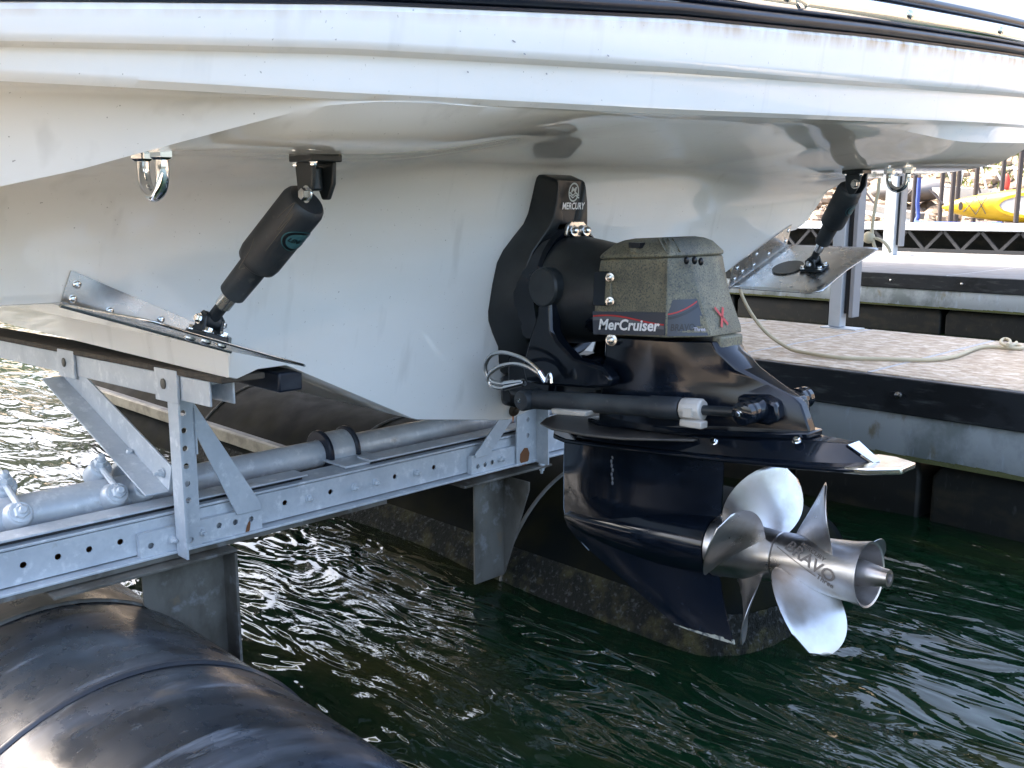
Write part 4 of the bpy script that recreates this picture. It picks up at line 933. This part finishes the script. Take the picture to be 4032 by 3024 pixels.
# engraved wording wrapped round the rear hub
def hubmap(t0, ph0, slant):
    cs, sn = math.cos(slant), math.sin(slant)
    def f(x, y, z):
        a = x*cs+y*sn; b = x*sn-y*cs
        t = t0+a; rr_ = lerp_tab([(.193, .0655), (.24, .066), (.32, .069), (.385, .073), (.42, .0785)], t)
        return prop_pt(t, ph0+b/rr_, rr_+.0011)
    return f
SL = R_(25)
text('lettering', 'BRAVO', hubmap(.302, R_(66), SL), ENGR, p2, .150, bold=.018, height=.030, fine=True)
text('lettering', 'MERCURY', hubmap(.305, R_(46), SL), ENGR, p2, .082, bold=.02, height=.0105, fine=True)
text('lettering', 'Three', hubmap(.345, R_(100), SL), ENGR, p2, .046, bold=.02, height=.014, fine=True)
hm_ = hubmap(.275, R_(77), SL); MB().add([hm_(x, y, 0) for x, y in [(-.075+.125*i/8, .002) for i in range(9)]+[(.05-.125*i/8, -.0005) for i in range(9)]], [tuple(range(18))]).build('engraved_line', ENGR, p2)

# trim cylinders
def trim_cyl(s):
    a = PY(2085, 1572, -.19); k = PY(2940, 1625, -.127); a.y *= -s; k.y *= -s; Y = a.y
    b = a+(k-a)*.735
    d = (b-a).normalized()
    c = MB(); c.lathe(a, d, [(-.01, .02), (.0, .025), (.03, .0265), ((b-a).length*.80, .0265), ((b-a).length*.82, .0295), ((b-a).length-.006, .0295), ((b-a).length, .026)], 28)
    c.lathe(a-Vector((0, .035*s*-1, 0))*0, (0, s, 0), [(-.034, .030), (.030, .030), (.036, .026)], 26)
    t = c.build('trim_cylinder', RAMM, boat, ang=45)
    inst(NUT_S, 'pin', t, a+Vector((-.006, .036*s, .0)), (0, s, 0)).scale = (.6, .6, .6)
    MB().cyl(b, k, .0125, n=16).build('rod', BLKM, t)
    an = MB(); l = b+d*.004
    an.lathe(l, d, [(0, .029), (.05, .029), (.058, .026)], 10); 
    A = an.build('anode_collar', ANODE, t, bevel=.003)
    MB().beam(l+Vector((.01, -.014*s*-1, -.030)), l+Vector((.075, .014*s, -.028)), .03, .018).build('anode_block', ANODE, t, bevel=.003)
    MB().beam(l+d*.02+Vector((0, .027*s, -.004)), l+d*.045+Vector((0, .027*s, -.004)), .010, .022).build('clamp_lug', ANODE, A)
    e = MB(); e.lathe(k+Vector((0, .022*s, 0)), (0, -s, 0), [(-.004, .018), (0, .0285), (.018, .0295), (.021, .026), (.026, .026), (.028, .029), (.043, .029), (.046, .022), (.06, .024), (.07, .030), (.10, .03)], 26)
    K = e.build('rod_end', BLKG, t, ang=40); inst(NUT_S, 'pin', K, k+Vector((-.004, .027*s, 0)), (0, s, 0)).scale = (.8, .8, .8)
    bs = MB(); bs.loft([[Vector((k.x+dx-(.02 if y < .05 else 0), y*s, k.z+dz)) for dx, dz in ((-.06, .026), (.015, .032), (.05, .020), (.06, -.02), (.03, -.036), (-.06, -.034))] for y in (.078, .0)]); bs.build('anchor_boss', BLKG, t, bevel=.008)
trim_cyl(-1); trim_cyl(1)

# hydraulic hoses
for pts in ([(2150, 1503), (2125, 1462), (2085, 1425), (2035, 1400), (1980, 1387), (1935, 1398), (1912, 1432), (1914, 1470), (1935, 1500), (1985, 1512), (2060, 1502)],
            [(2140, 1488), (2115, 1466), (2080, 1445), (2030, 1432), (1975, 1440), (1938, 1462), (1922, 1490), (1935, 1518), (1985, 1528), (2065, 1508)]):
    P3 = [PY(a, b, -.235+.05*abs(i/len(pts)-.4)) for i, (a, b) in enumerate(pts)]
    h = MB().tube(P3, .0062, 10, 6).build('hydraulic_hose', STEEL, boat, ang=80)
    MB().cyl(P3[0], P3[1], .0085, n=8).build('fitting', CHROME, h); MB().cyl(P3[-1], P3[-2], .0085, n=8).build('fitting', CHROME, h)
q0 = PY(2150, 1503, -.22); MB().tube([q0, PY(2166, 1470, -.22), PY(2172, 1508, -.22)], .0045, 8, 4).build('hose_elbow', CHROME, boat)

# ================================================================== BOAT LIFT
lift = empty('boat_lift', (-.35, -.3, 0), 'galvanised boat lift with black pontoon tanks under the boat', 'boat lift')
BX = -.30; BZ0, BZ1 = .446, .535; YL, YR = -2.6, 2.0
holes = [(y, .493) for y in (-1.391, -1.308, -1.23, -1.149, -.881, -.652, -.49, -.239, -.072, .60, .75, .90)]
w = pl_holes([(YL, BZ0), (YR, BZ0), (YR, BZ1), (YL, BZ1)], holes, BX, .0085)
cb = w.build('cross_beam', GALV, lift, solid=.005, flat=True)
fl = MB(); fl.box((BX-.11, YL, BZ0-.012), (BX+.036, YR, BZ0-.004)); fl.build('bottom_flange', GALV, cb, bevel=.002)
MB().box((BX-.10, YL, BZ1+.002), (BX+.004, YR, BZ1+.010)).build('top_flange', GALV, cb, bevel=.002)
MB().box((BX-.095, YL, BZ0-.002), (BX-.087, YR, BZ1)).build('back_web', RUST, cb)
for (a, b) in ((YL, -.565), (-.33, YR)):
    MB().box((BX-.080, a, BZ1+.022), (BX-.004, b, BZ1+.028)).build('slide_strip', GALV, cb, bevel=.0015)
    MB().box((BX-.07, a+.01, BZ1+.0105), (BX-.02, b-.01, BZ1+.0215)).build('slide_packing', BLKD, cb)
for y in (-.569, -.401, -.318, -.150): inst(BOLT_G, 'bolt', cb, (BX+.003, y, .490), (1, 0, 0))
MB().prism([(BX+.034, y, z) for y, z in ((YL, .4345), (-.30, .4345), (-.30, .422), (YL, .424))], (.003, 0, 0)).build('edge_stain', GALVD, cb)
# torque tube with collar and clamps
PXc, PZc, PR = -.49, .565, .044
MB().cyl((PXc, YL, PZc), (PXc, YR, PZc), PR, n=28).build('torque_tube', GALV, lift)
MB().cyl((PXc, YL, PZc-.004), (PXc, -.93, PZc-.004), PR+.012, n=28).build('outer_sleeve', GALV, lift)
cl = MB(); yc = -.345
cl.lathe((PXc, yc-.045, PZc), (0, 1, 0), [(0, .066), (.09, .066)], 28); cl.box((PXc-.066, yc-.045, BZ1+.011), (PXc+.066, yc+.045, PZc))
C_ = cl.build('tube_collar', GALV, lift, ang=40)
for s in (-1, 1): MB().lathe((PXc, yc+s*.052-.0085, PZc), (0, 1, 0), [(0, .046), (0, .072), (.004, .077), (.013, .077), (.017, .072), (.017, .046)], 28, cap=False).build('bearing_ring', RUB, C_)
MB().box((PXc-.10, yc-.07, BZ1+.0125), (PXc+.17, yc+.09, BZ1+.021)).build('saddle_plate', GALV, C_, bevel=.002)
for (px, py) in ((455, 1958), (565, 1928), (75, 2040)):
    p = PX(px, py, -.425); y = p.y
    k = MB(); k.lathe((PXc+.052, y-.0, PZc+.012), (1, 0, .55), [(-.015, .042), (.026, .033), (.032, .028)], 16)
    k.lathe((PXc-.045, y, PZc+.062), (1, 0, .75), [(-.03, .036), (.028, .030), (.034, .026)], 16)
    k.prism([(PXc+.04, y-.034, PZc-.05), (PXc+.05, y+.034, PZc-.05), (PXc+.045, y+.03, PZc+.03), (PXc+.035, y-.03, PZc+.03)], (.016, 0, 0))
    c = k.build('tube_clamp', GALV, lift, bevel=.004, ang=40)
    MB().cyl((PXc-.03, y, PZc+.085), (PXc+.085, y, PZc+.04), .009, n=10).build('clamp_bolt', GALV, c)
    b = inst(BOLT_G, 'bolt', c, (PXc+.083, y, PZc+.030), (1, 0, .55)); b.scale = (1.9, 1.9, 1.2)
    b = inst(BOLT_G, 'bolt', c, (PXc-.03, y, PZc+.085), (.6, 0, 1)); b.scale = (1.8, 1.8, 1.6)

def lift_leg(y0, y1, zt, mirror):
    s = -1 if mirror else 1
    hl = [((y0+y1)/2+.004, z) for z in ((.462, .575, .622, .671, .720, .770, .818) if not mirror else (.54, .6))]
    m = pl_holes([(y0, .432), (y1, .432), (y1, zt), (y0, zt)], hl, BX+.030, .0085)
    L_ = m.build('leg', GALV, lift, solid=.006, flat=True)
    e = y0 if not mirror else y1
    MB().box((BX+.033, e-.003, .430), (BX+.092, e+.003, zt-.002)).build('leg_flange', GALV, L_)
    a, b = (-1.107, -.743) if not mirror else (.080, .455)
    hb = [(a+.03, .470), (b-.035, .476), (b-.085, .478), (b-.135, .480)] if not mirror else [(a+.03, .466), (a+.065, .466), (a+.10, .468), (b-.03, .480)]
    bp = pl_holes([(a, .437), (b, .437), (b, .508), (a, .508)], hb, BX+.022, .0085).build('base_plate', GALV, L_, solid=.005, flat=True)
    MB().box((BX+.004, a, .501), (BX+.0195, b, .507)).build('base_lip', GALV, L_)
    MB().box((BX+.004, a, .437), (BX+.0195, a+.005, .5)).build('base_lip', GALV, L_)
    for yy in ((a+.09, b-.19) if not mirror else (a+.14,)): inst(BOLT_G, 'bolt', L_, (BX+.025, yy, .474), (1, 0, 0))
    if not mirror:
        br = [(-.937, .845), (-.937, .760), (-.825, .500), (-.748, .500), (-.748, .520)]
    else:
        br = [(.292, .70), (.292, .63), (.16, .50), (.094, .50), (.094, .515)]
    MB().prism([(BX+.026, y, z) for y, z in br], (.006, 0, 0)).build('brace', GALV, lift, bevel=.0015)
    return L_
lg = lift_leg(-1.007, -.938, .886, False); lift_leg(.294, .400, .745, True)
wb = MB(); wb.tube([(BX+.036, -.937, z) for z in (.70, .72, .74, .76, .78, .80, .82, .83)], .0035, 6, 2); wb.build('weld_bead', GALV, lg)
spot(lg, (BX+.0335, .335, .462), (1, 0, 0), .022, .03, RUST, 'rust_patch')
spot(lg, (BX+.0255, -.79, .452), (1, 0, 0), .006, .018, RUST, 'rust_patch')
# fore-aft strut (angle iron) from the bunk down to the leg
p0, p1 = Vector((-.985, -1.012, .868)), Vector((BX+.022, -1.012, .640))
d = (p1-p0).normalized(); nx_ = d.cross(Vector((0, 1, 0))).normalized()
st = MB(); st.hexa([p0+nx_*(-.04), p0+nx_*.04, p0+nx_*.04+Vector((0, .006, 0)), p0-nx_*.04+Vector((0, .006, 0)), p1+nx_*(-.04), p1+nx_*.04, p1+nx_*.04+Vector((0, .006, 0)), p1-nx_*.04+Vector((0, .006, 0))])
up_ = nx_ if nx_.z > 0 else -nx_
a0 = p0-up_*.04; a1 = p1-up_*.04
st.hexa([a0, a0+Vector((0, -.065, 0)), a0+Vector((0, -.065, 0))+up_*.006, a0+up_*.006, a1, a1+Vector((0, -.065, 0)), a1+Vector((0, -.065, 0))+up_*.006, a1+up_*.006])
S_ = st.build('strut', GALV, lift, bevel=.0015); inst(BOLT_G, 'bolt', S_, p1-d*.04+Vector((0, -.002, 0)), (0, -1, 0))
# bunks under the hull: steel rail + carpeted board
def bunk(y0, za, slope, x0, x1, steel_end, name_lbl=None):
    def z(x): return za+slope*(x-.0)
    def seg(xa, xb, ya, yb, lo, hi, nm, m, bev=.002): 
        return MB().hexa([(xa, ya, z(xa)+lo), (xb, ya, z(xb)+lo), (xb, yb, z(xb)+lo), (xa, yb, z(xa)+lo), (xa, ya, z(xa)+hi), (xb, ya, z(xb)+hi), (xb, yb, z(xb)+hi), (xa, yb, z(xa)+hi)]).build(nm, m, lift, bevel=bev)
    seg(x0, x1, y0-.02, y0+.10, .0, .016, 'bunk_board', BUNK, .004)
    seg(x0, steel_end, y0-.012, y0-.006, -.066, -.002, 'bunk_rail', GALV)
    seg(x0, steel_end, y0-.005, y0+.05, -.010, -.003, 'bunk_rail_flange', GALV)
    seg(x0, steel_end, y0+.051, y0+.057, -.066, -.002, 'bunk_rail', GALV)
    for xc in (-.93, -.24, -2.2):
        c = seg(xc-.065, xc+.065, y0-.022, y0-.0135, -.075, .012, 'bunk_clip', GALV)
        c2 = MB().lathe((xc-.01, y0-.0225, z(xc)-.028), (0, -1, 0), [(0, .014), (.003, .014), (.005, .006)], 14).build('rivet', GALVD, c)
bunk(-1.003, .943, .030, -4.2, .055, -.02)
bunk(.33, .80, .0, -4.2, -.05, -.12)
MB().box((-.25, -.86, .900), (.045, -.79, .952)).build('rubber_stop', RUB, lift, bevel=.006)
# tanks
TR_, TZ = .519, -.157
def tank(yt, m, x_end, growth):
    prof = [(-4.6, .05), (-4.58, .3), (-4.5, TR_-.02), (-4.4, TR_), (x_end-.10, TR_), (x_end-.03, TR_-.02), (x_end+.03, .43), (x_end+.07, .30), (x_end+.085, .05)]
    pr2 = []
    for (a, b), (c, e) in zip(prof, prof[1:]):
        k = 10 if c-a > 1 else 1
        for i in range(k): pr2.append((a+(c-a)*i/k, b+(e-b)*i/k))
    pr2.append(prof[-1])
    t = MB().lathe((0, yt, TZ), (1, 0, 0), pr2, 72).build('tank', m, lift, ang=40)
    for xr in ((-.306, .194, -1.5, -2.8) if not growth else (-.306, -1.5, -2.8)):
        MB().lathe((xr-.009, yt, TZ), (1, 0, 0), [(0, TR_+.001), (.002, TR_+.0075), (.008, TR_+.0085), (.012, TR_+.005), (.016, TR_+.0015)], 72, cap=False).build('weld_ring', mat('strap', (.03, .035, .045), .3) if xr > 0 else GALVD, t, ang=60)
    if growth:
        g = MB(); rows = []; nb = 150
        for i in range(nb+1):
            x = -3.0+(x_end-.10+3.0)*i/nb
            row = []
            for k in range(10):
                th = math.asin((.0-TZ+.145*k/9-.03)/TR_); j = .004+.010*abs(noise.noise((x*30, k*2.2, 3)))*(1 if k < 9 else .1)
                row.append(Vector((x, yt-(TR_+j)*math.cos(th), TZ+(TR_+j)*math.sin(th))))
            rows.append(row)
        dome = [(x_end-.10, TR_), (x_end-.065, TR_-.004), (x_end-.03, TR_-.02), (x_end+.0, .466), (x_end+.03, .43), (x_end+.05, .37), (x_end+.07, .30), (x_end+.079, .2), (x_end+.085, .157)]
        for i in range(1, 65):
            q = i/64*(len(dome)-1); k0 = min(int(q), len(dome)-2); f_ = q-k0
            x = dome[k0][0]*(1-f_)+dome[k0+1][0]*f_; r_ = dome[k0][1]*(1-f_)+dome[k0+1][1]*f_; row = []
            for k in range(10):
                z = -.03+.145*k/9; j = .004+.010*abs(noise.noise((i*.8, k*2.2, 8)))
                row.append(Vector((x+j, yt-math.sqrt(max(0, r_*r_-(z-TZ)**2))-j*.5, z)))
            rows.append(row)
        g.loft(rows, cap=False, closed=False); tag(g.build('growth', SLIME, t, ang=30), kind='stuff')
    return t
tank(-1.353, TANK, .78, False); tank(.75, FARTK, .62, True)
# brackets between tanks and beam
def bracket(y0, y1, zb0, zb1, flangeleft, x0=-.30, zt=.420):
    b = MB(); b.prism([(x0, y0, zt-.012), (x0, y1, zt-.012), (x0, y1, zb1), (x0, y1-.005*0, zb1), (x0, y0, zb0)], (.007, 0, 0))
    f = y1 if not flangeleft else y0
    k = b.build('tank_bracket', GALVD, lift, bevel=.0015)
    MB().box((x0+.0075, f-.004, (zb1 if not flangeleft else zb0)), (x0+.075, f+.004, zt-.013)).build('bracket_flange', GALVD, k)
    MB().box((x0-.05, min(y0, y1)-.25, zt-.011), (x0+.075, max(y0, y1)+.006, zt-.002)).build('bracket_top', GALVD, k, bevel=.002)
bracket(-1.10, -.858, .30, .05, False)
b = MB(); b.box((-.305, .112, .02), (-.297, .262, .405)); k = b.build('tank_bracket', GALVD, lift, bevel=.002)
MB().prism([(-.297, .264, .02), (-.297, .264, .400), (-.17, .264, .400), (-.17, .264, .37), (-.275, .264, .08)], (0, -.006, 0)).build('gusset', GALVD, k, bevel=.0015)
MB().box((-.34, .02, .408), (-.245, .46, .417)).build('bracket_top', GALVD, k, bevel=.002)
inst(BOLT_G, 'bolt', k, (-.262, .42, .417), (0, 0, 1)); inst(BOLT_G, 'bolt', k, (-.262, .42, .408), (0, 0, -1))
# fore-aft frame rail along the far tank
MB().box((-4.4, .255, .165), (-1.62, .285, .225)).build('frame_rail', mat('tan_frame', (.30, .27, .20), .6, .2, layers=[((.16, .14, .10), 8, .45, .62, I1, .9)]), lift, bevel=.004)
MB().box((-4.4, .286, .205), (-1.62, .34, .213)).build('frame_rail_flange', GALVD, lift)
